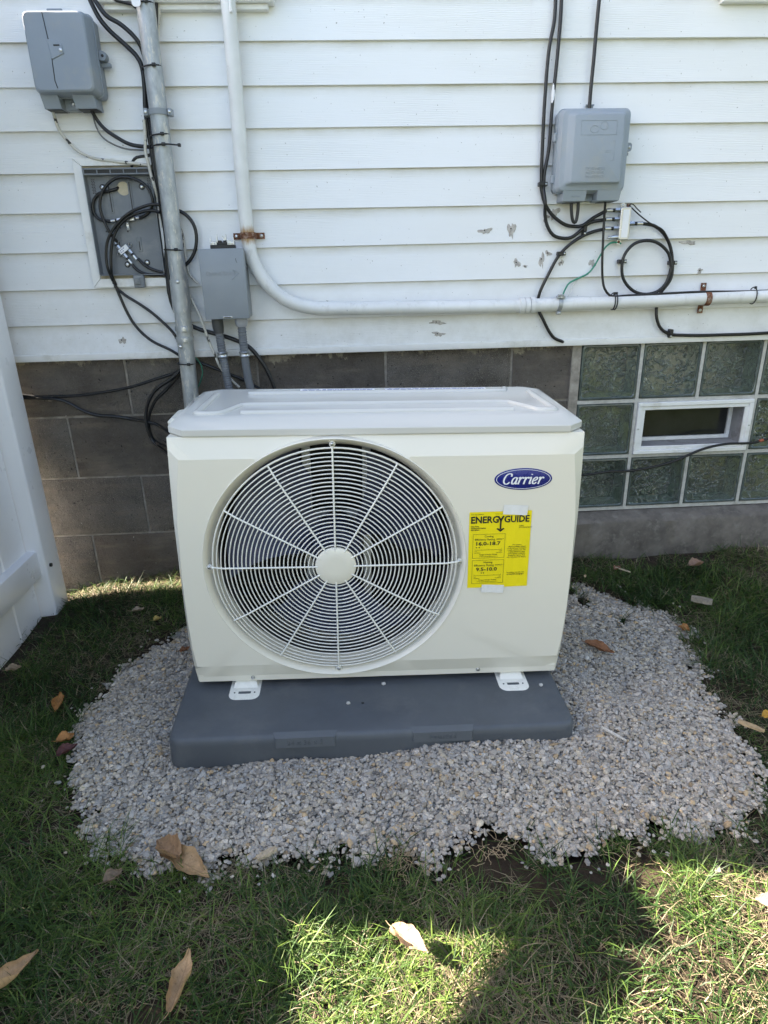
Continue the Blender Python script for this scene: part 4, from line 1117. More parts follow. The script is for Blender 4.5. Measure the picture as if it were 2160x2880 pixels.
for x in (-.0215, .0215):
    m = MB(); m.tube([(x + .0046 * math.cos(2 * PI * k / 14), -.010, .0052 * math.sin(2 * PI * k / 14)) for k in range(14)], .0014, 6, closed=True); part(m, 'mounting_ear', STEEL, s2, 60)
connector((-.008, -.014, .034), (0, 0, -1), .0255, parent=s2)
for x in (-.009, .010): connector((x, -.014, -.040), (0, 0, 1), .0315, parent=s2)

# fused disconnect beside the white pipe
db = thing('disconnect_box', 'grey steel disconnect box with embossed lettering beside the white pipe elbow', 'disconnect box')
m = MB(); m.box(-.040, .081, -.070, -.001, .912, 1.095, .002); part(m, 'box_body', GREYMETAL, db)
m = MB(); m.box(-.0425, .0835, -.0915, -.066, .910, 1.099, .0025, seg=2); part(m, 'cover', GREYMETAL, db)
m = MB(); m.box(.007, .035, -.0925, -.0885, .9125, .9178, .0012); part(m, 'latch_plate', STEEL, db); MB().box(.010, .032, -.0932, -.0924, .9140, .9162).build('latch_slot', DULLBLACK, db, 0)
tm = MB(); 
text_mb(tm, 'D', .0165, lambda x, y, z_: (-.0205 + x, -.0918 - z_, 1.0335 + y), ext=.0007)
text_mb(tm, 'IVERSI', .0125, lambda x, y, z_: (-.0010 + x, -.0918 - z_, 1.0322 + y), ext=.0007, space=.98)
text_mb(tm, 'T', .0165, lambda x, y, z_: (.0235 + x, -.0918 - z_, 1.0335 + y), ext=.0007)
text_mb(tm, 'ECH', .0125, lambda x, y, z_: (.0375 + x, -.0918 - z_, 1.0322 + y), ext=.0007, space=.98)
part(tm, 'raised_lettering', GREYMETAL, db, 0)
m = MB(); m.tube([(.050, -.0915, 1.042), (.0655, -.0915, 1.0335), (.045, -.0915, 1.0165)], .0011, 6); m.tube([(.050, -.0915, 1.042), (.056, -.0915, 1.0335), (.052, -.0915, 1.028)], .0009, 6); part(m, 'raised_arrow', GREYMETAL, db, 60)
m = MB(); m.tube(spline([(.060, -.0918, 1.073), (.0605, -.0918, 1.067), (.063, -.0918, 1.061)], .003), .0005, 5); part(m, 'scratch', DULLBLACK, db, 60)
fb = thing('fuse_block', 'pulled out black fuse block with bent metal prongs on top of disconnect box', 'fuse block')
m = MB(); m.box(-.011, .056, -.068, -.030, 1.0992, 1.109, .001); m.box(.008, .036, -.062, -.036, 1.109, 1.116, .001); m.box(.010, .020, -.060, -.038, 1.116, 1.121, .001); m.box(.025, .034, -.060, -.038, 1.116, 1.121, .001); part(m, 'fuse_holder', DULLBLACK, fb)
for x0_, x1_ in ((-.0115, .007), (.037, .056)):
    m = MB(); m.box(x0_, x1_, -.064, -.036, 1.109, 1.1185, .0006); part(m, 'terminal_plate', STEEL, fb)
    for x in (x0_ + .004, x1_ - .005):
        part(screw_mb((x, -.064, 1.1135), .003), 'screw', STEEL, fb)
for pts in ([(-.0115, 1.110), (-.0125, 1.126), (-.0105, 1.130), (-.0095, 1.110)], [(.006, 1.112), (.006, 1.134), (.0085, 1.139), (.0092, 1.112)], [(.030, 1.112), (.0315, 1.138), (.0335, 1.138), (.0335, 1.112)], [(.034, 1.114), (.022, 1.132), (.0235, 1.134), (.037, 1.116)], [(.036, 1.120), (.046, 1.116), (.0465, 1.118), (.0365, 1.123)], [(.0545, 1.110), (.052, 1.127), (.0535, 1.129), (.0565, 1.110)]):
    m = MB(); m.loft([[(x, -.052, z) for x, z in pts], [(x, -.044, z) for x, z in pts]]); part(m, 'prong', STEEL, fb, 0)

# pipes
pole = thing('mast_pipe', 'scuffed galvanised steel mast pipe running down the wall behind the heat pump', 'pipe')
PX, PY = -.1165, -.045
m = MB(); m.tube([(-.1095, PY, 2.75), (-.1105, PY, 1.6), (-.113, PY, 1.2), (-.116, PY, .95), (-.1225, PY, .70), (-.128, PY, .40), (-.131, PY, .02)], .0235, 18); part(m, 'steel_tube', GALV, pole, 60)
def px_at(z): return float(np.interp(z, [.02, .40, .70, .95, 1.2, 1.6, 2.75], [-.131, -.128, -.1225, -.116, -.113, -.1105, -.1095]))
m = MB(); m.tube([(px_at(z), PY, z) for z in (1.02, .99, .93)], .0262, 18); part(m, 'pipe_coupling', GALV, pole, 60)
for z, mt, ears in ((1.437, GREYMETAL, 2), (.884, GALV, 1), (.853, GALV, 1)):
    x = px_at(z); cl = thing('pipe_clamp', {1.437: 'grey two-bolt clamp round the mast pipe below the large grey utility box', .884: 'upper bolted clamp low on the mast pipe beside grey conduits', .853: 'lower bolted clamp low on the mast pipe just above siding bottom'}[z], 'pipe clamp', (0, 0, 0), 'clamps on the mast pipe')
    m = MB(); m.loft(lathe([(.0240, -.007), (.0262, -.007), (.0262, .007), (.0240, .007)], 18), False, False)
    m.v = [(a + x, c + PY, b + z) for a, b, c in m.v]; part(m, 'clamp_band', mt, cl, 40)
    if ears == 2:
        for dx in (-.031, .031):
            m = MB(); m.box(x + dx - .006, x + dx + .006, PY - .012, PY + .012, z - .009, z + .009, .002); part(m, 'clamp_ear', mt, cl); part(screw_mb((x + dx, PY - .012, z), .0045), 'bolt', STEEL, cl)
    else:
        m = MB(); m.box(x - .004, x + .018, PY - .031, PY - .023, z - .008, z + .008, .001); part(m, 'clamp_ear', mt, cl)
        m = MB(); m.cyl((x + .009, PY - .031, z), (x + .009, PY - .037, z), .0062, n=6); m.cyl((x + .009, PY - .037, z), (x + .009, PY - .044, z), .003, n=8); part(m, 'bolt', STEEL, cl, 20)
for z, dx in ((1.014, .002), (.834, -.010)):
    part(screw_mb((px_at(z) + dx, PY - .0255, z), .0055), 'bolt', STEEL, pole)
ZT = [(1.672, 'highest black tie on the mast pipe just under its white tag'), (1.538, 'black tie round mast pipe level with latch of large utility box'), (1.383, 'black tie round mast pipe above the long tie tail'), (1.359, 'black tie with long tail pointing right from the mast pipe'), (1.099, 'black tie round mast pipe level with top of disconnect box'), (.782, 'lowest black tie on mast pipe against the block foundation')]
for z, lab in ZT:
    x = px_at(z); m = MB(); tilt = .10 if z > 1.3 else -.05
    m.tube([(x + .0255 * math.cos(2 * PI * k / 20) - .004, PY + .0262 * math.sin(2 * PI * k / 20), z + tilt * .03 * math.cos(2 * PI * k / 20)) for k in range(20)], .0021, 6, closed=True)
    m.box(x + .004, x + .014, PY - .031, PY - .024, z - .0035, z + .0045, .001)
    if z == 1.359: m.tube([(x - .01, PY - .026, z), (x + .02, PY - .026, z + .0005), (x + .047, PY - .018, z - .001)], .0021, 6); m.box(x + .044, x + .052, PY - .022, PY - .014, z - .005, z + .003, .001)
    o = part(m, 'cable_tie', DULLBLACK, None, 50); tag(o, lab, 'cable tie', 'cable ties on the mast pipe')
tg = thing('cable_tag', 'white plastic tag with printed number hanging at top of the mast pipe', 'tag')
m = MB(); m.loft([wl(rr2(-.1255, 1.690, .022, .060, .008), .0735), wl(rr2(-.1255, 1.690, .022, .060, .008), .075)]); part(m, 'tag_plate', PAPER, tg)
tm = MB()
for k in range(9): tm.box(-.1205, -.1185, -.0754, -.0751, 1.676 + k * .0042, 1.6785 + k * .0042)
text_mb(tm, 'SM', .0075, lambda x, y, z_: (-.1295 + y, -.0753 - z_, 1.686 - x), ext=.0001); part(tm, 'tag_print', INK, tg, 0)

wp = thing('white_conduit', 'white painted conduit dropping down the siding then turning right along it', 'conduit')
PTS = [(.0955, 2.75), (.0955, 1.67), (.0905, 1.254), (.0915, 1.153), (.0925, 1.108), (.100, 1.066), (.122, 1.020), (.157, .979), (.206, .947), (.275, .930), (.339, .9275), (.60, .9235), (.913, .9215), (1.286, .9245), (1.671, .9305), (2.9, .94)]
m = MB(); m.tube(spline([(x, -.030, z) for x, z in PTS], .02), .0195, 16); part(m, 'conduit_pipe', PIPE, wp, 60)
m = MB(); 
for a in (.890, .906, .923): m.tube([(a, -.030, .9215), (a + .0145, -.030, .9216)], .0238, 16)
part(m, 'coupling', PIPE, wp, 40)
m = MB(); m.tube([(.279, -.030, .9295), (.2815, -.030, .9293)], .0207, 16); part(m, 'joint_ring', PIPE, wp, 40)
m = MB(); m.tube([(.1035, -.052, 1.72), (.1035, -.053, 1.70), (.1035, -.0525, 1.655)], .0042, 8); part(m, 'end_strip', TRIM, wp, 50)
# straps
def strap(label, x, z, vertical, mt):
    t = thing('pipe_strap', label, 'pipe strap', (0, 0, 0), None)
    m = MB(); arc = []
    for k in range(13):
        a = PI * k / 12
        arc.append((-math.cos(a) * .0215, -.030 - math.sin(a) * .0225 if 0 < k < 12 else -.004))
    A = [(-.0215, -.004)] + [(-math.cos(PI * k / 12) * .0215, -.0285 - math.sin(PI * k / 12) * .0225) for k in range(13)] + [(.0215, -.004)]
    A = [(-.045, -.004), (-.022, -.004)] + A[1:-1] + [(.022, -.004), (.045, -.004)]
    B = [(a * .94, b + .0016) if abs(a) < .03 else (a, b + .0016) for a, b in A]
    h = .0085
    v = []; 
    for (a, b) in A: v += [(a, b, -h), (a, b, h)]
    for (a, b) in B: v += [(a, b, -h), (a, b, h)]
    n = len(A); f = []
    for k in range(n - 1):
        f += [(2 * k, 2 * k + 1, 2 * k + 3, 2 * k + 2), (2 * n + 2 * k, 2 * n + 2 * k + 2, 2 * n + 2 * k + 3, 2 * n + 2 * k + 1), (2 * k, 2 * k + 2, 2 * n + 2 * k + 2, 2 * n + 2 * k), (2 * k + 1, 2 * n + 2 * k + 1, 2 * n + 2 * k + 3, 2 * k + 3)]
    f += [(0, 2 * n, 2 * n + 1, 1), (2 * n - 2, 2 * n - 1, 4 * n - 1, 4 * n - 2)]
    m.add([((x + a, b, z + c) if not vertical else (x + c, b, z + a)) for a, b, c in v], f); part(m, 'strap_band', mt, t, 30)
    for s_ in (-.036, .036):
        part(screw_mb((x + s_, -.004, z) if not vertical else (x, -.004, z + s_), .0052), 'screw', STEEL, t)
    return t
strap('rusty two-screw strap holding the vertical drop of white conduit beside fuse block', .092, 1.133, False, RUST)
strap('rusty two-screw strap upright on horizontal white conduit at the far right', 1.475, .9275, True, RUST)
gc = thing('ground_clamp', 'grey pipe ground clamp on white conduit where the green wire ends', 'ground clamp')
m = MB(); m.loft(lathe([(.0198, -.006), (.0222, -.006), (.0222, .006), (.0198, .006)], 18), False, False); m.v = [(b + 1.013 + .1 * (c) , a - .030, c + .9225) for a, b, c in m.v]; part(m, 'clamp_band', GALV, gc, 40)
m = MB(); m.box(1.001, 1.026, -.048, -.034, .9395, .9475, .0015); m.box(1.004, 1.020, -.054, -.040, .9475, .952, .001); m.box(1.004, 1.017, -.046, -.034, .893, .9025, .0015); part(m, 'clamp_jaw', GALV, gc)
part(screw_mb((1.015, -.048, .9435), .0042), 'screw', STEEL, gc); part(screw_mb((1.0105, -.046, .8975), .004), 'screw', STEEL, gc)
for x, z, lab in ((1.180, .924, 'black tie round white conduit below the pale grey telephone box'), (1.187, .924, 'second black tie tight beside the first on white conduit'), (1.622, .930, 'black tie round white conduit right of the rusty upright strap')):
    m = MB(); m.tube([(x, -.030 + .0215 * math.cos(2 * PI * k / 20), z + .0245 * math.sin(2 * PI * k / 20) + .0025) for k in range(20)], .0017, 6, closed=True); m.box(x - .003, x + .003, -.041, -.035, z + .022, z + .030, .0008)
    tag(part(m, 'cable_tie', DULLBLACK, None, 50), lab, 'cable tie', 'cable ties on the white conduit')

# flexible conduits under the disconnect
def whip(label, path, r, ribbed_to, mt, fit_mt, fit):
    t = thing('flexible_conduit', label, 'conduit', (0, 0, 0), 'conduits under the disconnect box')
    P = spline(path, .0021); rs = []; L = 0
    for i, p in enumerate(P):
        if i: L += (p - P[i - 1]).length
        rs.append(r * (1 + (.07 * math.sin(L / .0072 * 2 * PI)) if p.z > ribbed_to else r))
    rs = [r * (1 + (.075 * math.sin(k * .0021 / .0068 * 2 * PI) if P[k].z > ribbed_to else 0)) for k in range(len(P))]
    m = MB(); m.tube(P, r, 12, rs=rs); part(m, 'conduit_tube', mt, t, 50)
    m = MB(); m.tube([(p[0], p[1], p[2]) for p in fit], .017, 14, rs=[f_[3] for f_ in fit]); part(m, 'box_connector', fit_mt, t, 40)
    return t
DARKFIT = mat('dark_grey_fitting', (.055, .058, .06), .5)
w1 = whip('dark grey ribbed conduit with black connector under left of disconnect box', [(-.0165, -.05, .905), (-.0150, -.05, .86), (-.0125, -.05, .81), (-.0085, -.05, .76), (-.003, -.05, .70), (.008, -.06, .63), (.02, -.1, .55), (.03, -.2, .46)], .0122, -1, WHIP, DARKFIT, [(-.017, -.05, .9095, .0165), (-.017, -.05, .902, .0170), (-.0165, -.05, .885, .0165), (-.0155, -.05, .868, .0140)])
w2 = whip('grey conduit with pale connector under right of disconnect box, smooth lower half', [(.0525, -.05, .905), (.0525, -.05, .86), (.0530, -.05, .80), (.0545, -.05, .76), (.0580, -.05, .72), (.068, -.055, .67), (.085, -.08, .60), (.1, -.2, .48)], .0122, .803, WHIP, WHIPL, [(.0525, -.05, .9095, .0185), (.0525, -.05, .895, .0185), (.0525, -.05, .888, .0165), (.0525, -.05, .884, .0135)])
for t, x in ((w1, -.0125), (w2, .053)):
    m = MB(); m.tube([(x, -.05, .797), (x, -.05, .800), (x, -.05, .803), (x, -.05, .808), (x, -.05, .811), (x, -.05, .813)], .0155, 14, rs=[.0148, .0162, .0148, .0148, .0165, .0148]); part(m, 'coupling_ring', STEEL, t, 40)

# four way splitter on the right
s4 = thing('four_way_splitter', 'silver four-way coax splitter with white label under the pale telephone box', 'splitter')
m = MB(); m.loft([wl(rr2(1.1945, 1.1445, .030, .088, .003), .010), wl(rr2(1.1945, 1.1445, .030, .088, .003), .028), wl(rr2(1.1945, 1.1445, .027, .085, .003), .0295)]); part(m, 'splitter_body', STEEL, s4)
m = MB(); m.box(1.1855, 1.2045, -.0302, -.0296, 1.1065, 1.182); part(m, 'splitter_label', PAPER, s4, 0)
for x, z in ((1.1895, 1.194), (1.187, 1.095)):
    m = MB(); m.loft([wl(rr2(x, z, .012, .013, .004), .010), wl(rr2(x, z, .012, .013, .004), .0135)]); part(m, 'mounting_ear', STEEL, s4); part(screw_mb((x, -.0135, z), .0044), 'screw', RUST if z < 1.1 else STEEL, s4)
m = MB(); m.cyl((1.206, -.010, 1.1945), (1.206, -.018, 1.1945), .0055, .0045, 10); part(m, 'ground_screw', RUST, s4, 40)
for z in (1.181, 1.157, 1.132): connector((1.139, -.018, z), (1, 0, 0), .041, .0062, s4)
connector((1.252, -.018, 1.144), (-1, 0, 0), .042, .0062, s4)
m = MB(); m.tube([(1.149, -.018, 1.107), (1.154, -.018, 1.1075), (1.160, -.018, 1.108), (1.166, -.018, 1.108), (1.180, -.018, 1.108)], .005, 10, rs=[.002, .005, .0035, .0068, .0068]); part(m, 'terminator_cap', STEEL, s4, 40)

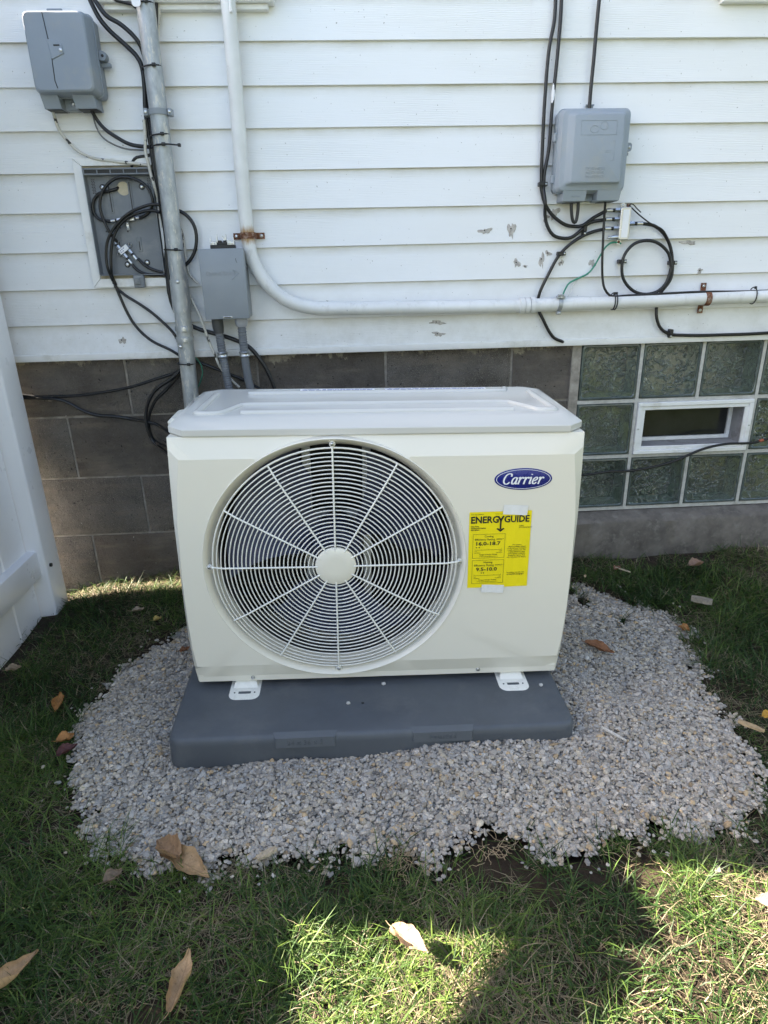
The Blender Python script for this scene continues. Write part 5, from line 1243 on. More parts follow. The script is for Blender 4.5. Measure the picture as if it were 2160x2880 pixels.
# ------------------------------------------------------------------ cables
CABLES = {'drop1':[[-0.253,-0.022,1.699],[-0.252,-0.022,1.69],[-0.237,-0.022,1.654],[-0.214,-0.022,1.625],[-0.18,-0.022,1.595],[-0.154,-0.022,1.569],[-0.144,-0.022,1.542],[-0.145,-0.022,1.496],[-0.151,-0.022,1.445],[-0.151,-0.022,1.384],[-0.148,-0.022,1.322],[-0.147,-0.022,1.254],[-0.143,-0.022,1.267],[-0.143,-0.022,1.202],[-0.141,-0.022,1.149],[-0.143,-0.022,1.104],[-0.149,-0.022,1.067],[-0.152,-0.022,1.021],[-0.153,-0.022,0.983],[-0.148,-0.022,0.949],[-0.139,-0.022,0.922]],'drop2':[[-0.239,-0.032,1.698],[-0.237,-0.032,1.687],[-0.215,-0.032,1.655],[-0.183,-0.032,1.637],[-0.153,-0.032,1.611],[-0.138,-0.028,1.586],[-0.135,-0.012,1.544],[-0.139,-0.012,1.482],[-0.144,-0.02,1.425],[-0.139,-0.03,1.383],[-0.138,-0.03,1.321],[-0.138,-0.03,1.253],[-0.136,-0.032,1.245],[-0.137,-0.032,1.18],[-0.135,-0.032,1.131],[-0.143,-0.014,1.067],[-0.149,-0.012,0.997],[-0.147,-0.012,0.953],[-0.14,-0.012,0.924]],'drop3':[[-0.087,-0.022,1.701],[-0.087,-0.022,1.69],[-0.099,-0.022,1.617],[-0.1,-0.022,1.568],[-0.099,-0.022,1.523],[-0.1,-0.022,1.492],[-0.114,-0.012,1.466],[-0.137,-0.012,1.434],[-0.137,-0.04,1.397],[-0.138,-0.04,1.34],[-0.137,-0.04,1.278],[-0.136,-0.04,1.265],[-0.135,-0.04,1.201],[-0.138,-0.035,1.131],[-0.137,-0.03,1.095],[-0.145,-0.03,1.04],[-0.146,-0.03,0.993],[-0.144,-0.02,0.944]],'painted_top':[[-0.08,-0.014,1.7],[-0.085,-0.014,1.671],[-0.091,-0.014,1.638],[-0.101,-0.014,1.593],[-0.115,-0.01,1.537],[-0.13,-0.01,1.483]],'tophook':[[-0.201,-0.03,1.691],[-0.176,-0.03,1.685],[-0.151,-0.03,1.68],[-0.134,-0.05,1.671]],'painted1':[[-0.391,-0.03,1.449],[-0.395,-0.012,1.433],[-0.389,-0.012,1.405],[-0.37,-0.012,1.376],[-0.343,-0.012,1.351],[-0.304,-0.012,1.336],[-0.268,-0.012,1.331],[-0.23,-0.016,1.326],[-0.193,-0.018,1.322],[-0.164,-0.02,1.318]],'painted2':[[-0.156,-0.034,1.423],[-0.158,-0.034,1.382],[-0.162,-0.034,1.35],[-0.158,-0.034,1.317],[-0.154,-0.034,1.283],[-0.153,-0.034,1.287],[-0.15,-0.034,1.262],[-0.151,-0.012,1.23],[-0.148,-0.01,1.195],[-0.149,-0.01,1.159]],'lbox_black':[[-0.29,-0.035,1.451],[-0.284,-0.02,1.43],[-0.266,-0.02,1.406],[-0.238,-0.02,1.386],[-0.204,-0.02,1.368],[-0.166,-0.024,1.361],[-0.147,-0.03,1.36]],'lbox_grey':[[-0.288,-0.03,1.448],[-0.291,-0.014,1.42],[-0.28,-0.014,1.391],[-0.256,-0.014,1.372],[-0.217,-0.014,1.358],[-0.169,-0.014,1.355]],'hook':[[-0.213,-0.004,1.316],[-0.205,-0.012,1.329],[-0.193,-0.012,1.338],[-0.169,-0.012,1.341],[-0.15,-0.02,1.344]],'loopA':[[-0.251,0.012,1.273],[-0.259,0.0,1.267],[-0.263,-0.012,1.261],[-0.28,-0.012,1.257],[-0.301,-0.012,1.253],[-0.315,-0.012,1.248],[-0.329,-0.012,1.233],[-0.334,-0.012,1.216],[-0.333,-0.012,1.2],[-0.324,-0.012,1.186],[-0.308,-0.012,1.18],[-0.29,-0.012,1.179]],'loopB':[[-0.211,-0.012,1.185],[-0.194,-0.014,1.19],[-0.176,-0.018,1.202],[-0.163,-0.024,1.223],[-0.165,-0.024,1.244],[-0.173,-0.024,1.263],[-0.19,-0.024,1.277],[-0.211,-0.024,1.286],[-0.234,-0.024,1.289],[-0.258,-0.024,1.285],[-0.28,-0.024,1.272],[-0.298,-0.024,1.253],[-0.308,-0.024,1.231],[-0.311,-0.024,1.207],[-0.306,-0.024,1.18],[-0.296,-0.024,1.152],[-0.286,-0.018,1.132],[-0.281,-0.014,1.126]],'arcA':[[-0.144,-0.036,1.217],[-0.166,-0.034,1.218],[-0.19,-0.034,1.213],[-0.218,-0.034,1.203],[-0.24,-0.034,1.191],[-0.263,-0.034,1.174],[-0.288,-0.034,1.148],[-0.304,-0.034,1.121],[-0.311,-0.034,1.096],[-0.314,-0.034,1.07],[-0.313,-0.034,1.052],[-0.311,-0.024,1.033],[-0.307,-0.02,1.013],[-0.31,-0.018,1.029],[-0.297,-0.016,0.974],[-0.281,-0.016,0.921],[-0.258,-0.016,0.881],[-0.222,-0.016,0.847],[-0.175,-0.016,0.821],[-0.141,-0.03,0.801]],'arcB':[[-0.147,-0.034,1.198],[-0.166,-0.03,1.203],[-0.189,-0.03,1.202],[-0.218,-0.03,1.194],[-0.243,-0.03,1.182],[-0.267,-0.03,1.162],[-0.285,-0.03,1.135],[-0.295,-0.03,1.108],[-0.302,-0.03,1.076],[-0.305,-0.03,1.051],[-0.309,-0.02,1.033],[-0.303,-0.018,1.01],[-0.307,-0.014,1.005],[-0.283,-0.013,0.98],[-0.247,-0.013,0.955],[-0.211,-0.013,0.926],[-0.18,-0.013,0.895],[-0.158,-0.014,0.869],[-0.143,-0.016,0.835],[-0.135,-0.03,0.806],[-0.134,-0.045,0.777]],'outA':[[-0.248,-0.014,1.064],[-0.238,-0.014,1.05],[-0.222,-0.014,1.04],[-0.202,-0.014,1.034],[-0.178,-0.014,1.033],[-0.155,-0.02,1.032],[-0.144,-0.02,1.035]],'outB':[[-0.23,-0.012,1.079],[-0.216,-0.012,1.063],[-0.198,-0.012,1.051],[-0.18,-0.012,1.044],[-0.163,-0.012,1.04],[-0.148,-0.018,1.039]],'boxgreen':[[-0.241,0.004,1.172],[-0.221,0.004,1.171],[-0.197,0.004,1.167],[-0.182,0.004,1.152],[-0.175,0.004,1.133],[-0.176,0.004,1.107],[-0.182,0.004,1.077],[-0.187,0.004,1.052]],'ring':[[-0.11,-0.02,1.211],[-0.104,-0.018,1.206],[-0.079,-0.018,1.193],[-0.061,-0.018,1.17],[-0.055,-0.018,1.139],[-0.062,-0.018,1.102],[-0.08,-0.018,1.073],[-0.105,-0.018,1.053],[-0.116,-0.018,1.046]],'ring2':[[-0.114,-0.01,1.185],[-0.105,-0.01,1.163],[-0.098,-0.01,1.131],[-0.101,-0.01,1.094],[-0.112,-0.01,1.064],[-0.124,-0.01,1.048]],'painted3':[[-0.109,-0.014,1.178],[-0.102,-0.014,1.158],[-0.095,-0.014,1.126],[-0.094,-0.014,1.071],[-0.088,-0.014,1.031],[-0.067,-0.014,1.007]],'painted4':[[-0.108,-0.02,1.053],[-0.106,-0.02,1.02],[-0.093,-0.02,0.969],[-0.069,-0.03,0.916],[-0.053,-0.03,0.849],[-0.038,-0.03,0.8],[-0.029,-0.03,0.772],[-0.019,-0.01,0.745],[-0.001,-0.008,0.723],[0.021,-0.01,0.699]],'lowA':[[-0.118,-0.016,0.899],[-0.107,-0.016,0.891],[-0.075,-0.016,0.876],[-0.036,-0.016,0.864],[0.004,-0.016,0.852],[0.043,-0.016,0.835],[0.068,-0.016,0.818],[0.091,-0.016,0.787],[0.11,-0.016,0.755],[0.122,-0.016,0.723],[0.13,-0.016,0.691],[0.133,-0.016,0.658]],'lowB':[[-0.121,0.004,0.79],[-0.102,0.004,0.78],[-0.072,0.004,0.767],[-0.034,0.004,0.749],[0.004,0.004,0.733],[0.034,0.004,0.72],[0.07,0.004,0.699],[0.095,0.004,0.683]],'lowgreen':[[-0.119,-0.02,0.824],[-0.112,-0.02,0.805],[-0.1,-0.02,0.795],[-0.088,-0.02,0.777],[-0.085,-0.02,0.751],[-0.096,-0.02,0.72],[-0.108,-0.02,0.7],[-0.115,-0.02,0.678]],'toFence1':[[-0.134,-0.045,0.782],[-0.147,-0.02,0.761],[-0.177,-0.004,0.747],[-0.232,-0.004,0.732],[-0.314,-0.004,0.709],[-0.421,-0.004,0.694],[-0.49,-0.004,0.688],[-0.561,-0.004,0.689],[-0.605,-0.004,0.69],[-0.646,-0.004,0.696],[-0.684,-0.004,0.698]],'toFence2':[[-0.686,-0.004,0.688],[-0.649,-0.004,0.686],[-0.606,-0.004,0.686],[-0.557,-0.012,0.683],[-0.533,-0.012,0.679],[-0.507,-0.004,0.665],[-0.471,-0.004,0.642],[-0.433,-0.004,0.627],[-0.375,-0.004,0.62],[-0.322,-0.004,0.609],[-0.278,-0.03,0.607],[-0.244,-0.04,0.6],[-0.218,-0.06,0.59],[-0.185,-0.12,0.591],[-0.154,-0.2,0.584]],'loopC':[[-0.133,-0.05,0.778],[-0.149,-0.04,0.759],[-0.18,-0.04,0.735],[-0.224,-0.04,0.708],[-0.254,-0.04,0.672],[-0.27,-0.04,0.627],[-0.27,-0.04,0.58],[-0.258,-0.04,0.541],[-0.222,-0.08,0.526],[-0.18,-0.16,0.529]],'loopD':[[-0.136,-0.04,0.774],[-0.148,-0.025,0.752],[-0.166,-0.025,0.735],[-0.202,-0.025,0.7],[-0.238,-0.025,0.669],[-0.262,-0.025,0.628],[-0.27,-0.025,0.59],[-0.265,-0.025,0.552],[-0.234,-0.06,0.539],[-0.186,-0.14,0.551]],'r1':[[0.95,-0.012,1.703],[0.951,-0.012,1.691],[0.951,-0.012,1.642],[0.941,-0.012,1.576],[0.938,-0.012,1.482],[0.938,-0.012,1.393],[0.939,-0.012,1.301],[0.942,-0.012,1.254],[0.941,-0.012,1.251],[0.95,-0.012,1.218],[0.964,-0.012,1.191],[0.987,-0.012,1.166],[1.021,-0.012,1.145],[1.05,-0.012,1.14],[1.072,-0.02,1.142],[1.106,-0.012,1.163],[1.138,-0.018,1.18]],'r2':[[0.967,-0.012,1.703],[0.967,-0.012,1.691],[0.968,-0.012,1.63],[0.964,-0.012,1.533],[0.96,-0.012,1.455],[0.957,-0.012,1.347],[0.949,-0.012,1.287],[0.949,-0.012,1.253],[0.949,-0.012,1.242],[0.954,-0.022,1.207],[0.958,-0.012,1.174],[0.967,-0.012,1.143],[0.986,-0.012,1.118],[1.013,-0.012,1.109],[1.041,-0.012,1.11],[1.067,-0.012,1.127],[1.088,-0.012,1.145],[1.109,-0.012,1.153],[1.14,-0.018,1.157]],'r3':[[1.068,-0.016,1.701],[1.068,-0.016,1.689],[1.067,-0.016,1.608],[1.065,-0.016,1.523],[1.065,-0.016,1.44]],'rhook':[[1.028,-0.03,1.21],[1.03,-0.03,1.185],[1.034,-0.03,1.162],[1.039,-0.03,1.152],[1.045,-0.03,1.152],[1.048,-0.03,1.163],[1.05,-0.03,1.184],[1.049,-0.03,1.21]],'r4':[[1.123,-0.045,1.207],[1.129,-0.034,1.159],[1.131,-0.034,1.099],[1.133,-0.034,1.049],[1.141,-0.03,0.997],[1.149,-0.034,0.965],[1.166,-0.034,0.945],[1.184,-0.036,0.94],[1.224,-0.036,0.942],[1.31,-0.036,0.944],[1.396,-0.036,0.947],[1.466,-0.036,0.947],[1.571,-0.036,0.946],[1.664,-0.036,0.946],[1.747,-0.036,0.947]],'r5':[[1.143,-0.018,1.132],[1.112,-0.012,1.126],[1.074,-0.012,1.112],[1.037,-0.012,1.089],[1.006,-0.012,1.057],[0.981,-0.012,1.011],[0.961,-0.012,0.969],[0.954,-0.008,0.937],[0.959,-0.008,0.904],[0.973,-0.012,0.877],[0.993,-0.012,0.843],[1.012,-0.012,0.821],[1.032,-0.012,0.812]],'r6':[[1.252,-0.018,1.143],[1.29,-0.012,1.137],[1.321,-0.012,1.117],[1.345,-0.012,1.086],[1.36,-0.012,1.044],[1.365,-0.012,0.997],[1.354,-0.012,0.97],[1.337,-0.008,0.944],[1.331,-0.008,0.911],[1.334,-0.012,0.873],[1.353,-0.012,0.839],[1.385,-0.012,0.821],[1.428,-0.012,0.817],[1.548,-0.012,0.815],[1.705,-0.012,0.816],[1.791,-0.012,0.817]],'rloop':[[1.355,-0.02,1.023],[1.342,-0.02,1.06],[1.307,-0.02,1.089],[1.269,-0.02,1.098],[1.231,-0.02,1.088],[1.206,-0.02,1.058],[1.202,-0.02,1.021],[1.214,-0.02,0.984],[1.247,-0.02,0.954],[1.289,-0.02,0.944],[1.327,-0.02,0.954],[1.348,-0.02,0.981],[1.356,-0.02,1.023]],'rthin':[[1.205,-0.02,1.193],[1.238,-0.02,1.168],[1.274,-0.02,1.145],[1.31,-0.02,1.129],[1.328,-0.02,1.111],[1.343,-0.02,1.086]],'rthin2':[[1.208,-0.02,1.197],[1.218,-0.02,1.195],[1.229,-0.02,1.185],[1.243,-0.02,1.174]],'rgreen':[[1.195,-0.012,1.09],[1.186,-0.012,1.093],[1.166,-0.012,1.093],[1.148,-0.012,1.08],[1.133,-0.012,1.054],[1.119,-0.012,1.028],[1.101,-0.012,1.008],[1.068,-0.012,0.994],[1.046,-0.012,0.983],[1.036,-0.012,0.967],[1.017,-0.04,0.942]],'rclear':[[1.105,-0.009,1.007],[1.075,-0.009,0.994],[1.059,-0.009,0.972],[1.05,-0.009,0.953],[1.045,-0.009,0.937]],'gcable':[[1.112,-0.05,0.378],[1.153,-0.012,0.366],[1.188,-0.012,0.368],[1.241,-0.012,0.374],[1.295,-0.012,0.373],[1.348,-0.012,0.377],[1.401,-0.012,0.386],[1.453,-0.012,0.4],[1.495,-0.012,0.417],[1.537,-0.012,0.435],[1.58,-0.012,0.447],[1.637,-0.012,0.455],[1.696,-0.012,0.455],[1.731,-0.012,0.458],[1.774,-0.012,0.467],[1.834,-0.012,0.482]]}
CI = [
 ('drop1', .0058, BLACK, 'thick black cable bowing from top of frame to mast pipe, left of its pair'),
 ('drop2', .0055, BLACK, 'thick black cable from the top crossing behind the mast pipe, right of its pair'),
 ('drop3', .0055, BLACK, 'black cable down the right flank of the mast pipe then crossing left'),
 ('painted_top', .0048, PAINTC, 'paint-flecked cable beside the top right flank of the mast pipe'),
 ('tophook', .0045, BLACK, 'short black cable entering top of frame under the window sill to the mast pipe'),
 ('painted1', .0042, PAINTC, 'peeling white painted cable sagging from large utility box to the tray'),
 ('painted2', .0042, PAINTC, 'peeling white painted cable running upright over right edge of the tray'),
 ('lbox_black', .0050, BLACK, 'black cable curving from right chute of large utility box to mast pipe'),
 ('lbox_grey', .0022, GREYCABLE, 'thin grey wire curving beside the black cable under large utility box'),
 ('hook', .0040, BLACK, 'short black cable hooking into top of the tray frame'),
 ('loopA', .0042, BLACK, 'black coax from round hole curling left to the ground block in the tray'),
 ('loopB', .0042, BLACK, 'black coax making the big loop from ground block down to tilted splitter'),
 ('arcA', .0042, BLACK, 'outer black coax arching across the tray and sagging lowest below it'),
 ('arcB', .0042, BLACK, 'inner black coax arching across the tray and hanging to the lowest tie'),
 ('outA', .0040, BLACK, 'black coax leaving the left lower port of the tilted splitter'),
 ('outB', .0040, BLACK, 'black coax leaving the right lower port of the tilted splitter'),
 ('boxgreen', .0022, DGREEN, 'dark green ground wire curving down the right side of the tray'),
 ('ring', .0050, BLACK, 'black cable bulging in a half loop on the siding right of mast pipe'),
 ('ring2', .0062, BLACK, 'thick black cable tight against the right edge of mast pipe'),
 ('painted3', .0038, PAINTC, 'cut off white painted cable end hanging left of the disconnect box'),
 ('painted4', .0042, PAINTC, 'white painted cable slanting from mast pipe down past the conduits'),
 ('lowA', .0062, BLACK, 'thick black cable crossing behind both conduits and dropping behind heat pump'),
 ('lowB', .0045, BLACK, 'black cable slanting over the block foundation below the conduits'),
 ('lowgreen', .0016, GREEN, 'thin green wire wiggling beside foot of the mast pipe'),
 ('toFence1', .0046, BLACK, 'upper black cable running from the mast pipe left along blocks to the fence'),
 ('toFence2', .0056, BLACK, 'lower black cable running from the fence along blocks to behind heat pump'),
 ('loopC', .0056, BLACK, 'larger black cable loop hanging in front of the blocks left of heat pump'),
 ('loopD', .0050, BLACK, 'smaller black cable loop hanging just inside the larger one left of heat pump'),
 ('r1', .0050, BLACK, 'black coax from top curving to the top port of four-way splitter'),
 ('r2', .0050, BLACK, 'black coax from top sagging lower to second port of four-way splitter'),
 ('r3', .0052, BLACK, 'black cable dropping straight into the top of the telephone box'),
 ('rhook', .0048, BLACK, 'short black cable loop hanging under the telephone box left chute'),
 ('r4', .0038, BLACK, 'thin black cable from telephone box right chute then along the white conduit'),
 ('r5', .0048, BLACK, 'black coax from third splitter port curving down behind white conduit'),
 ('r6', .0050, BLACK, 'black coax from right splitter port passing conduit and running right along siding bottom'),
 ('rloop', .0048, BLACK, 'round spare loop of black coax on siding right of four-way splitter'),
 ('rthin', .0020, BLACK, 'thin black wire from splitter ground screw joining the right coax'),
 ('rthin2', .0016, BLACK, 'short loose end of thin black wire at top of four-way splitter'),
 ('rgreen', .0026, GREEN, 'green ground wire from four-way splitter down to the ground clamp'),
 ('rclear', .0018, CLEAR, 'pale clear wire branching off beside the green ground wire'),
 ('gcable', .0044, BLACK, 'black cable strung across the glass blocks and vent window'),
]
CABLES['r5'] += [[1.046, .0, .806], [1.052, .014, .800]]
for key, r, mt, lab in CI:
    P = spline(CABLES[key], .009 if r > .003 else .006)
    n = len(P)
    # slack: real cable is never a perfect curve
    P = [p + Vector((mnoise.noise((p.z * 9, p.x * 9, len(key))) * .0016, 0, mnoise.noise((p.x * 9, p.z * 9, 4 + len(key))) * .0016)) for p in P]
    m = MB(); m.tube(P, r, 8, closed=False)
    o = m.build('cable' if r > .003 else 'wire', mt, None, 60, recalc=False); tag(o, lab, 'cable' if r > .003 else 'wire', 'cables on the house wall')
m = MB(); m.tube([(.9605, -.0128, 1.502), (.9602, -.0131, 1.475), (.9592, -.0128, 1.448)], .0056, 8, rs=[.003, .0058, .003]); o = m.build('tape_wrap', PAPER, None, 50); tag(o, 'white tape wrapped round one of the two black cables left of telephone box', 'tape')
m = MB(); m.tube([(1.744, -.0122, .4605), (1.757, -.0122, .4635)], .0052, 8); o = m.build('tape_wrap', mat('orange_tape', (.42, .11, .05), .5), None, 50); tag(o, 'orange tape band on black cable in front of vent window frame', 'tape')
CL = [(.945, 1.254, 1, 'black cable clip holding two cables left of the telephone box'), (1.080, 1.131, 1, 'black cable clip where two coax cables cross below telephone box'), (1.014, 1.066, 1, 'black cable clip on coax curving down from third splitter port'), (1.203, 1.040, 1, 'black cable clip on left side of round spare coax loop'), (1.361, 1.033, 1, 'black cable clip on right side of round spare coax loop'), (1.385, .826, 1, 'black cable clip low on the siding where coax turns right'), (-.556, .682, 0, 'pale cable clip on the blocks beside the fence post')]
for x, z, blk, lab in CL:
    t = thing('cable_clip', lab, 'cable clip', (0, 0, 0), 'cable clips on the wall')
    y0 = -.012 if blk else -.004
    m = MB(); m.box(x - .011, x + .006, y0 - .009, y0 + .012, z - .006, z + .006, .002); m.box(x + .004, x + .015, y0 - .002, y0 + .012, z - .0055, z + .0055, .001)
    if z in (1.131, .826): m.v = [(x + (c - z) * .9, b, z - (a - x)) for a, b, c in m.v]; sc = (x + .002, y0 - .002, z - .0105)
    else: sc = (x + .0105, y0 - .002, z)
    part(m, 'clip_body', DULLBLACK if blk else STEEL, t); part(screw_mb(sc, .0036), 'nail', STEEL, t)

# ------------------------------------------------------------------ leaves and bits on the ground
def ground_z(x, y): 
    xa, ya = np.array([x]), np.array([y])
    return float(gvh(xa, ya)[0] + .008) if inside(xa, ya, GP)[0] else float(gh(xa, ya)[0] + .022)
def leaf(label, p, q, width, colr, roll=.5, bend=.25, fold=.3, tip=0., dz=0., nm=None):
    (x0, y0), (x1, y1) = p, q
    L = math.hypot(x1 - x0, y1 - y0); an = math.atan2(y1 - y0, x1 - x0)
    rs = random.Random(label); ph0, ph1 = rs.uniform(0, 6), rs.uniform(0, 6); NU, NV = 22, 10; v = []; f = []
    for i in range(NU + 1):
        u = i / NU
        hw = width / 2 * (math.sin(PI * min(1, u * .92 + .06)) ** .75) * (1 + .08 * math.sin(u * 15 + ph0) + .05 * math.sin(u * 31 + ph1))
        for j in range(NV + 1):
            t = (j / NV * 2 - 1)
            ang = t * roll * (1 + .3 * math.sin(u * 5))
            rad = hw / max(.15, roll)
            yy = rad * math.sin(ang) + hw * .12 * math.sin(u * 9 + t * 2)
            zz = rad * (1 - math.cos(ang)) + abs(t) * hw * fold + bend * L * (u - .5) ** 2 + tip * L * max(0, u - .6) ** 2 + .0016 * math.sin(u * 13 + t * 4 + ph0) * (.3 + abs(t)) + .0008 * math.sin(u * 29 + ph1 + t * 9)
            v.append((u * L, yy, zz))
    W_ = NV + 1
    for i in range(NU):
        for j in range(NV): f.append((i * W_ + j, i * W_ + j + 1, (i + 1) * W_ + j + 1, (i + 1) * W_ + j))
    o_ = len(v); v += [(a, b, c - .0006) for a, b, c in v]; f += [tuple(k + o_ for k in g[::-1]) for g in f]
    M_ = Matrix.Rotation(an, 4, 'Z'); M_.translation = Vector((x0, y0, ground_z((x0 + x1) / 2, (y0 + y1) / 2) + dz))
    m = MB(); m.add(v, f); m.tube([(.004, 0, v[NV // 2][2] + .0002), (-.004, .0004, v[NV // 2][2] + .001), (-.011, .0016, v[NV // 2][2] + .0035)], .0007, 5, rs=[.0009, .0007, .0005])
    o = m.build('dry_leaf', leafmat('dry_leaf_' + ('%.2f_%.2f' % (colr[0], colr[1])).replace('.', ''), colr), None, 60, recalc=False); o.matrix_world = M_; tag(o, label, 'leaf', 'dry leaves on the lawn and gravel')
TAN = (.44, .28, .145); PALE = (.36, .27, .18); RUSTY = (.30, .13, .06); MAR = (.10, .035, .032); ORG = (.42, .19, .06)
leaf('large curled tan leaf lying on the front edge of the gravel', (-.030, -1.122), (.070, -1.188), .050, TAN, 1.1, .1, .1, .0, .004)
leaf('brown upturned leaf half standing behind the large curled tan leaf', (.010, -1.150), (-.038, -1.118), .050, (.36, .22, .12), 1.2, .5, .5, 1.0, .012)
leaf('long rolled tan leaf at bottom left corner of the lawn', (-.245, -1.392), (-.172, -1.314), .042, TAN, 1.7, .15, .0, .4, .012)
leaf('twisted tan leaf standing up in the grass at bottom left of centre', (.058, -1.420), (.070, -1.335), .040, TAN, 1.5, .15, .0, .7, .014)
leaf('flat pale leaf lying in the sunlit grass', (.388, -1.320), (.442, -1.366), .034, (.34, .235, .14), .9, .15, .15, .3, .020)
leaf('pale leaf cut off by right edge of the picture in sunlit grass', (.995, -1.325), (1.06, -1.352), .034, PALE, .8, .2, .1, .0, .02)
leaf('orange leaf upright in grass left of the gravel', (-.398, -.690), (-.412, -.622), .030, ORG, .9, .1, .2, .3, .008)
leaf('mottled orange leaf at the left edge of the gravel', (-.352, -.802), (-.318, -.784), .034, ORG, .7, .3, .2, .5, .006)
leaf('dark maroon leaf at the left edge of the gravel', (-.332, -.850), (-.300, -.815), .030, MAR, .8, .2, .3, .3, .006)
leaf('reddish brown leaf lying on the gravel right of the heat pump', (1.000, -.512), (1.060, -.575), .036, RUSTY, .8, .1, .2, .1, .004)
leaf('small orange leaf near the right edge of the gravel', (1.305, -.452), (1.325, -.480), .030, ORG, .9, .3, .2, .4, .004)
leaf('brown curled leaf in the far right grass near the wall', (1.462, -.196), (1.518, -.180), .040, (.30, .18, .12), .9, .3, .4, .3, .02)
leaf('pale brown leaf in the grass at the far left', (-.610, -.500), (-.572, -.488), .028, PALE, .8, .3, .2, .2, .008)
leaf('tiny rust coloured leaf on gravel beside left front of heat pump', (-.152, -.446), (-.128, -.428), .020, RUSTY, .8, .3, .2, .3, .003)
leaf('yellow leaf in grass left of heat pump', (-.250, -.330), (-.232, -.312), .022, (.45, .33, .10), .8, .2, .2, .2, .012)
leaf('beige leaf in grass midway between fence post and heat pump', (-.330, -.272), (-.298, -.258), .022, PALE, .8, .2, .2, .2, .012)
leaf('yellow leaf at right border of the gravel', (1.302, -.866), (1.335, -.856), .024, (.5, .27, .04), .7, .2, .2, .1, .008)
leaf('dull brown leaf in grass under the large curled tan leaf', (-.112, -1.192), (-.088, -1.168), .026, (.20, .14, .09), .7, .2, .2, .1, .008)
leaf('reddish leaf in shaded grass below glass block window', (1.215, -.182), (1.240, -.165), .022, (.26, .13, .08), .7, .2, .2, .1, .014)
def chip(label, p, q, wd, th, colr, cat, name, dz=0., grp='wood bits on the ground'):
    (x0, y0), (x1, y1) = p, q; L = math.hypot(x1 - x0, y1 - y0); an = math.atan2(y1 - y0, x1 - x0); rs = random.Random(label)
    lo = []
    N = 7
    for i in range(N):
        u = i / (N - 1); s_ = 1 - .55 * abs(u - .5) ** 2 * 4 * rs.uniform(.5, 1)
        lo.append([(u * L, -wd / 2 * s_ + rs.uniform(-.1, .1) * wd, -th / 2), (u * L, wd / 2 * s_ + rs.uniform(-.1, .1) * wd, -th / 2 + rs.uniform(-.1, .1) * th), (u * L, wd / 2 * s_ * .8, th / 2), (u * L, -wd / 2 * s_ * .8, th / 2 + rs.uniform(-.2, .2) * th)])
    M_ = Matrix.Rotation(an, 4, 'Z'); M_.translation = Vector((x0, y0, ground_z((x0 + x1) / 2, (y0 + y1) / 2) + dz))
    m = MB(); m.loft(lo, M=M_); o = m.build(name, leafmat('wood_' + ('%.2f' % colr[0]).replace('.', ''), colr), None, 25); tag(o, label, cat, grp)
chip('pale wood chip at front edge of the gravel', (.152, -1.160), (.186, -1.140), .014, .005, (.50, .40, .28), 'wood chip', 'wood_chip', .004)
chip('grey bark chunk in grass right of the gravel', (1.398, -.340), (1.448, -.372), .024, .014, (.30, .26, .20), 'bark', 'bark_chunk', .006)
chip('tan wood sliver at right border of the gravel', (1.238, -.872), (1.276, -.912), .014, .006, (.42, .30, .17), 'wood chip', 'wood_chip', .006)
chip('thin white stick lying on gravel right of the pad corner', (.908, -.878), (.945, -.928), .005, .004, (.66, .62, .56), 'stick', 'stick', .006)
chip('bent dry twig in grass at upper border of the gravel', (1.222, -.172), (1.256, -.212), .004, .004, (.60, .52, .36), 'stick', 'stick', .02)
for k, (a, b, lab) in enumerate(((.486, .165, 'small pale stone lying on pad under the front edge of the heat pump'), (.398, .098, 'small pale stone lying alone near the middle of the pad'), (.872, .137, 'small white stone lying on pad beside right mounting foot'))):
    m = MB(); rs = random.Random(k); bm = bmesh.new(); bmesh.ops.create_icosphere(bm, subdivisions=1, radius=.0058)
    vs_ = [MP @ Vector((a + q.co.x * rs.uniform(.8, 1.2), b + q.co.y * rs.uniform(.7, 1.), .004 + q.co.z * .75)) for q in bm.verts]; bm.verts.index_update()
    m.add(vs_, [[q.index for q in fc.verts] for fc in bm.faces]); bm.free()
    o = m.build('stone', mat('pale_stone_%d' % k, (.48, .47, .45), .8), None, 20); tag(o, lab, 'stone', 'loose stones on the pad')

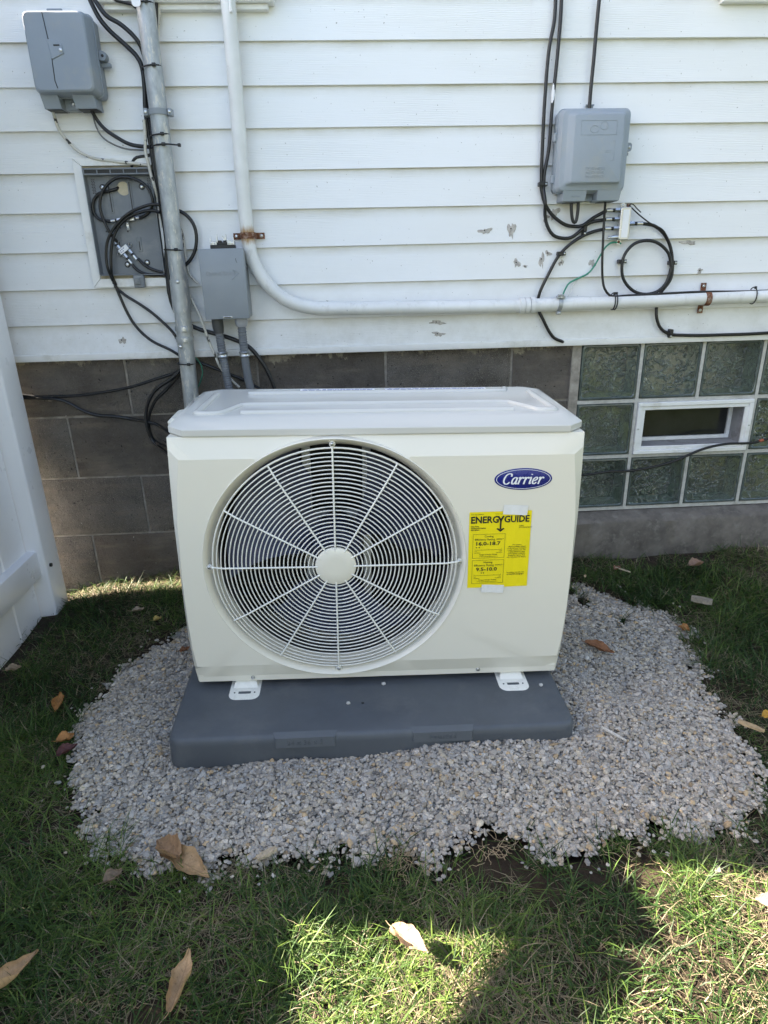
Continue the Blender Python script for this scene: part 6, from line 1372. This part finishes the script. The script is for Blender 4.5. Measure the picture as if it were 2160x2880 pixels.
# ------------------------------------------------------------------ gravel bed: thousands of small crushed stones, one stuff object
def mesh_np(name, V, F_loops, counts, colors, m, smooth=False):
    me = bpy.data.meshes.new(name)
    me.vertices.add(len(V)); me.vertices.foreach_set('co', V.astype(np.float32).ravel())
    me.loops.add(len(F_loops)); me.loops.foreach_set('vertex_index', F_loops.astype(np.int32))
    me.polygons.add(len(counts))
    st_ = np.zeros(len(counts), np.int32); st_[1:] = np.cumsum(counts)[:-1]
    me.polygons.foreach_set('loop_start', st_)
    me.polygons.foreach_set('use_smooth', np.full(len(counts), smooth))
    me.update(calc_edges=True)
    at = me.attributes.new('col', 'FLOAT_COLOR', 'POINT')
    at.data.foreach_set('color', colors.astype(np.float32).ravel())
    me.materials.append(m)
    o = bpy.data.objects.new(name, me); COL.objects.link(o)
    return o
def rand_rot(n, flat=.42):
    yaw = rng.uniform(0, 2 * PI, n); tl = rng.normal(0, flat, n); td = rng.uniform(0, 2 * PI, n)
    cy_, sy_ = np.cos(yaw), np.sin(yaw); z0 = np.zeros(n); o1 = np.ones(n)
    Rz = np.stack([np.stack([cy_, -sy_, z0], -1), np.stack([sy_, cy_, z0], -1), np.stack([z0, z0, o1], -1)], 1)
    kx, ky = np.cos(td), np.sin(td); c, s = np.cos(tl), np.sin(tl)
    Rt = np.stack([np.stack([c + kx * kx * (1 - c), kx * ky * (1 - c), ky * s], -1), np.stack([kx * ky * (1 - c), c + ky * ky * (1 - c), -kx * s], -1), np.stack([-ky * s, kx * s, c], -1)], 1)
    return Rt @ Rz
def stones():
    xs = []; ys = []; lay = []
    for l, dens in ((0, 24000), (1, 42000)):
        n = int(dens * 1.75 * 1.2)
        x = rng.uniform(-.40, 1.40, n); y = rng.uniform(-1.24, -.08, n)
        warp = .012 * np.sin(x * 61 + y * 23) + .010 * np.sin(y * 71 - x * 31)
        ins = inside(x, y, GP); d = dist_edge(x, y, GP); sd_ = np.where(ins, d, -d) + warp
        keep = (sd_ > .012 * l) | (rng.uniform(0, 1, n) < np.exp(np.minimum(0, sd_) / .009) * .3)
        xs.append(x[keep]); ys.append(y[keep]); lay.append(np.full(keep.sum(), l))
    # a few thrown further out on the grass
    n = 80
    k = rng.integers(0, len(GRAVEL), n); g = np.array(GRAVEL)[k]
    x = g[:, 0] + rng.normal(0, .045, n); y = g[:, 1] + rng.normal(0, .040, n)
    o = ~inside(x, y, GP)
    xs.append(x[o]); ys.append(y[o]); lay.append(np.full(o.sum(), 2))
    x = np.concatenate(xs); y = np.concatenate(ys); l = np.concatenate(lay)
    # grass islands and the soil scrapes at the front stay free
    for cx_, cy_, rx, ry in ISL:
        keep = ((x - cx_) / rx) ** 2 + ((y - cy_) / ry) ** 2 > rng.uniform(.45, 1.2, len(x)); x, y, l = x[keep], y[keep], l[keep]
    # not inside the pad
    iv = MP.inverted(); pa = np.array([iv[0][0], iv[0][1], iv[0][3]]); pb = np.array([iv[1][0], iv[1][1], iv[1][3]])
    A = pa[0] * x + pa[1] * y + pa[2]; B = pb[0] * x + pb[1] * y + pb[2]
    keep = ~((A > .005) & (A < .909) & (B > .005) & (B < .605)); x, y, l = x[keep], y[keep], l[keep]
    n = len(x)
    size = rng.lognormal(math.log(.0036), .32, n); size = np.clip(size, .0018, .0080)
    z = gvh(x, y) + np.where(l == 0, -.004, np.where(l == 1, rng.uniform(-.001, .004, n), .006))
    z = np.where(l == 2, gh(x, y) + rng.uniform(.002, .016, n), z)
    return x, y, z, size, l
ISL = [(.595, -1.152, .058, .026), (.745, -1.190, .03, .014), (.82, -1.19, .035, .018), (1.155, -.20, .022, .05), (1.232, -.285, .022, .04), (1.075, -.285, .02, .035), (1.055, -.225, .025, .03), (1.16, -.40, .012, .018), (1.29, -.50, .012, .012)]
x, y, z, size, lay = stones()
n = len(x)
bm = bmesh.new(); bmesh.ops.create_icosphere(bm, subdivisions=1, radius=1); bm.verts.index_update()
T0 = np.array([v_.co[:] for v_ in bm.verts]); F0 = np.array([[v_.index for v_ in f_.verts] for f_ in bm.faces]); bm.free()
fx = np.arange(-.40, 1.42, .012); fy = np.arange(-1.24, -.06, .012)
FX, FY = np.meshgrid(fx, fy)
fi = inside(FX.ravel(), FY.ravel(), GP) & (dist_edge(FX.ravel(), FY.ravel(), GP) > .022)
for cx_, cy_, rx, ry in ISL: fi &= ((FX.ravel() - cx_) / rx) ** 2 + ((FY.ravel() - cy_) / ry) ** 2 > 1.3
fi = fi.reshape(FX.shape)
ids = np.arange(FX.size).reshape(FX.shape)
q4 = fi[:-1, :-1] & fi[:-1, 1:] & fi[1:, 1:] & fi[1:, :-1]
ff_ = np.stack([ids[:-1, :-1], ids[:-1, 1:], ids[1:, 1:], ids[1:, :-1]], -1)[q4]
fv_ = np.stack([FX, FY, gvh(FX, FY) - .0035], -1).reshape(-1, 3)
me = bpy.data.meshes.new('gravel_fines'); me.from_pydata(fv_.tolist(), [], ff_.tolist()); me.materials.append(FINES)
bm = bmesh.new(); bm.from_mesh(me); bmesh.ops.delete(bm, geom=[q for q in bm.verts if not q.link_faces], context='VERTS'); bm.to_mesh(me); bm.free()
fo = bpy.data.objects.new('gravel_fines', me); COL.objects.link(fo); tag(fo, 'grey stone dust packed under the loose gravel', kind='stuff')
# a dozen angular variants: an icosahedron cut down (12 verts, 20 faces)
bm = bmesh.new(); bmesh.ops.create_icosphere(bm, subdivisions=1, radius=1)
bm.free()
ph = (1 + 5 ** .5) / 2
T1 = np.array([(-1, ph, 0), (1, ph, 0), (-1, -ph, 0), (1, -ph, 0), (0, -1, ph), (0, 1, ph), (0, -1, -ph), (0, 1, -ph), (ph, 0, -1), (ph, 0, 1), (-ph, 0, -1), (-ph, 0, 1)]) / math.sqrt(1 + ph * ph)
F1 = np.array([(0, 11, 5), (0, 5, 1), (0, 1, 7), (0, 7, 10), (0, 10, 11), (1, 5, 9), (5, 11, 4), (11, 10, 2), (10, 7, 6), (7, 1, 8), (3, 9, 4), (3, 4, 2), (3, 2, 6), (3, 6, 8), (3, 8, 9), (4, 9, 5), (2, 4, 11), (6, 2, 10), (8, 6, 7), (9, 8, 1)])
def scatter(sel, T, F):
    k = len(sel)
    sc = size[sel][:, None] * np.stack([rng.uniform(1.05, 1.65, k), rng.uniform(.8, 1.1, k), rng.uniform(.5, .85, k)], -1)
    jit = 1 + rng.normal(0, .13, (k, len(T), 3))
    P = T[None] * jit * sc[:, None, :]
    P = np.einsum('nij,nkj->nki', rand_rot(k), P) + np.stack([x[sel], y[sel], z[sel]], -1)[:, None, :]
    Fi = (F[None] + (np.arange(k) * len(T))[:, None, None]).reshape(-1)
    g = np.clip(rng.normal(.40, .085, k), .16, .72)
    hue = rng.uniform(0, 1, k)
    c = np.stack([g * 1.11, g * .985, g * .835], -1)
    warm = hue < .22; cool = hue > .72; tan = hue < .05
    c[warm] *= np.array([1.04, .99, .88]); c[cool] *= np.array([.92, .97, 1.04]); c[tan] *= np.array([1.12, .95, .74])
    c = np.concatenate([c, np.ones((k, 1))], 1)
    return P.reshape(-1, 3), Fi, np.full(k * len(F), 3), np.repeat(c, len(T), 0)
big = (size > .0052) & (y < -.75) & (lay > 0); near = np.where(big)[0]; far = np.where(~big)[0]
a = scatter(near, T0, F0); b = scatter(far, T1, F1)
V = np.concatenate([a[0], b[0]]); Fl = np.concatenate([a[1], b[1] + len(a[0])]); Cn = np.concatenate([a[2], b[2]]); Cc = np.concatenate([a[3], b[3]])
gr = mesh_np('gravel', V, Fl, Cn, Cc, STONE)
tag(gr, 'pale grey crushed gravel bed around the pad', kind='stuff')
try: gr.data.set_sharp_from_angle(angle=R(28)); gr.data.polygons.foreach_set('use_smooth', np.full(len(gr.data.polygons), True))
except Exception: pass

# ------------------------------------------------------------------ grass: separate blades, one stuff object
BARE = [(.595, -1.172, .072), (.745, -1.210, .04), (.853, -1.220, .048), (.660, -1.248, .036), (-.045, -1.250, .030), (-.10, -1.31, .02), (-.62, -.19, .05), (1.36, -.06, .07), (1.55, -.03, .08), (-.22, -1.395, .03), (.02, -1.40, .025), (.50, -1.30, .02), (.30, -1.22, .03)]
def lump(x, y, f, ox=0.):
    return (np.sin(x * f + 1.3 + ox + 1.7 * np.sin(y * f * .7 + ox)) * np.sin(y * f * 1.13 + .5 + 1.3 * np.sin(x * f * .8 - ox)))
def grass(n, x0, x1, y0, y1, wide=1., seed_far=False):
    x = rng.uniform(x0, x1, n); y = rng.uniform(y0, y1, n)
    ins = inside(x, y, GP); d = dist_edge(x, y, GP)
    sd_ = np.where(ins, d, -d) + .012 * np.sin(x * 47 + y * 13) + .009 * np.sin(y * 63 - x * 29)
    keep = (sd_ < .004) | ((sd_ < .02) & (rng.uniform(0, 1, n) < .12))
    for cx_, cy_, rx, ry in ISL[3:]:
        keep |= (((x - cx_) / rx) ** 2 + ((y - cy_) / ry) ** 2 < 1) & (rng.uniform(0, 1, n) < .8)
    for cx_, cy_, r in BARE:
        keep &= ~((np.hypot(x - cx_, y - cy_) < r * (1 + .3 * np.sin(6 * np.arctan2(y - cy_, x - cx_)))) & (rng.uniform(0, 1, n) < .94))
    keep &= (y < .012) & ~((x > 1.25) & (y > -.04))
    keep &= ~((x < -.60) & (x > -.72) & (y < -.0) & (rng.uniform(0, 1, n) < .85))
    iv = MP.inverted(); A = iv[0][0] * x + iv[0][1] * y + iv[0][3]; B = iv[1][0] * x + iv[1][1] * y + iv[1][3]
    keep &= ~((A > -.01) & (A < .92) & (B > -.01) & (B < .62))
    if seed_far: keep &= ~((x > -.78) & (x < 1.75) & (y > -1.62))
    dens = .66 + .42 * lump(x, y, 9.) + .25 * lump(x, y, 27., 2.)
    keep &= rng.uniform(0, 1, n) < np.clip(dens, .38, 1.)
    x, y = x[keep], y[keep]; n = len(x)
    dry = np.clip(.33 + .30 * lump(x, y, 6.5, 4.) + .2 * lump(x, y, 19., 1.), .05, .75)
    dry = np.clip(dry + .35 * np.exp(-((y + .02) / .10) ** 2), .05, .8)
    is_dry = rng.uniform(0, 1, n) < dry
    L = rng.lognormal(math.log(.038), .36, n); L = np.clip(L, .014, .095)
    tuft = np.clip(lump(x, y, 11., 7.), 0, 1); L *= 1 + .45 * tuft
    L = np.where(is_dry, L * .85, L)
    az = rng.uniform(0, 2 * PI, n) + 1.2 * lump(x, y, 5., 3.)
    lean = np.clip(rng.normal(1.02, .30, n), .15, 1.5)
    lean = np.where(is_dry, np.clip(rng.normal(1.25, .22, n), .5, 1.52), lean)
    w_ = rng.uniform(.0007, .0016, n) * wide; w_ = np.where(is_dry, w_ * .75, w_)
    curl = rng.normal(.55, .35, n)
    S = 4
    z0 = gh(x, y) - .002
    P = np.zeros((n, S * 2 - 1, 3)); px_, py_, pz_ = x.copy(), y.copy(), z0.copy()
    side = az + PI / 2 + rng.normal(0, .5, n)
    turn = rng.normal(0, .45, n)
    for k in range(S):
        t = k / (S - 1)
        ww = w_ * (1 - t) ** .6 if k < S - 1 else np.zeros(n)
        sx, sy = np.cos(side) * ww, np.sin(side) * ww
        if k < S - 1:
            P[:, 2 * k] = np.stack([px_ - sx, py_ - sy, pz_], -1); P[:, 2 * k + 1] = np.stack([px_ + sx, py_ + sy, pz_], -1)
        else: P[:, 2 * k] = np.stack([px_, py_, pz_], -1)
        an = np.minimum(lean + curl * t, 1.72); a2 = az + turn * t
        st_ = L / (S - 1)
        px_ = px_ + np.sin(an) * np.cos(a2) * st_; py_ = py_ + np.sin(an) * np.sin(a2) * st_; pz_ = np.maximum(pz_ + np.cos(an) * st_, z0 + .003)
    fl = []; 
    base_ = (np.arange(n) * (S * 2 - 1))[:, None]
    q = np.array([0, 1, 3, 2, 2, 3, 5, 4, 4, 5, 6])
    Fl = (base_ + q[None]).reshape(-1); Cn = np.tile(np.array([4, 4, 3]), n)
    g1 = np.array([.015, .038, .009]); g2 = np.array([.040, .088, .018]); g3 = np.array([.130, .195, .040]); d1 = np.array([.14, .112, .068]); d2 = np.array([.34, .285, .185])
    u = np.clip(.5 + .3 * lump(x, y, 7., 5.) + rng.normal(0, .28, n), 0, 1)[:, None]
    c = np.where(u < .5, g1 + (g2 - g1) * u * 2, g2 + (g3 - g2) * (u - .5) * 2)
    dcol = d1 + (d2 - d1) * rng.uniform(0, 1, (n, 1))
    c = np.where(is_dry[:, None], dcol, c)
    cc = np.repeat(c[:, None, :], S * 2 - 1, 1)
    cc = np.concatenate([cc, np.ones(cc.shape[:2] + (1,))], -1)
    return P.reshape(-1, 3), Fl, Cn, cc.reshape(-1, 4)
sets = [grass(225000, -.80, 1.80, -1.64, .01), grass(60000, -2.2, 4.2, -4.0, .01, 2.2, True)]
# fine straw thatch lying between the blades
V = []; Fl = []; Cn = []; Cc = []; o_ = 0
for s_ in sets:
    V.append(s_[0]); Fl.append(s_[1] + o_); Cn.append(s_[2]); Cc.append(s_[3]); o_ += len(s_[0])
go = mesh_np('grass', np.concatenate(V), np.concatenate(Fl), np.concatenate(Cn), np.concatenate(Cc), GRASSM, True)
tag(go, 'unmown green grass with dry straw around the gravel', kind='stuff')
# torn roots in the scraped soil
def roots(cx_, cy_, n, r, label):
    t = MB()
    for k in range(n):
        a = random.uniform(0, 6.28); rr = r * random.uniform(0, 1)
        p = Vector((cx_ + math.cos(a) * rr, cy_ + math.sin(a) * rr * .6, float(gh(cx_, cy_)) + .004)); d = random.uniform(0, 6.28); P = []
        for i in range(6):
            P.append(p.copy()); d += random.uniform(-.8, .8); p = p + Vector((math.cos(d) * .007, math.sin(d) * .007, random.uniform(-.002, .004)))
        t.tube(P, .0006, 4)
    o = t.build('torn_roots', leafmat('root_straw', (.40, .30, .18)), None, 0); tag(o, label, kind='stuff')
roots(.600, -1.150, 26, .06, 'pale torn grass roots in bare soil at front edge of gravel')
roots(.41, -1.165, 60, .05, 'dry root tuft at front edge of gravel')
roots(.85, -1.20, 16, .05, 'pale torn roots in the right bare soil patch')
bpy.context.view_layer.update()
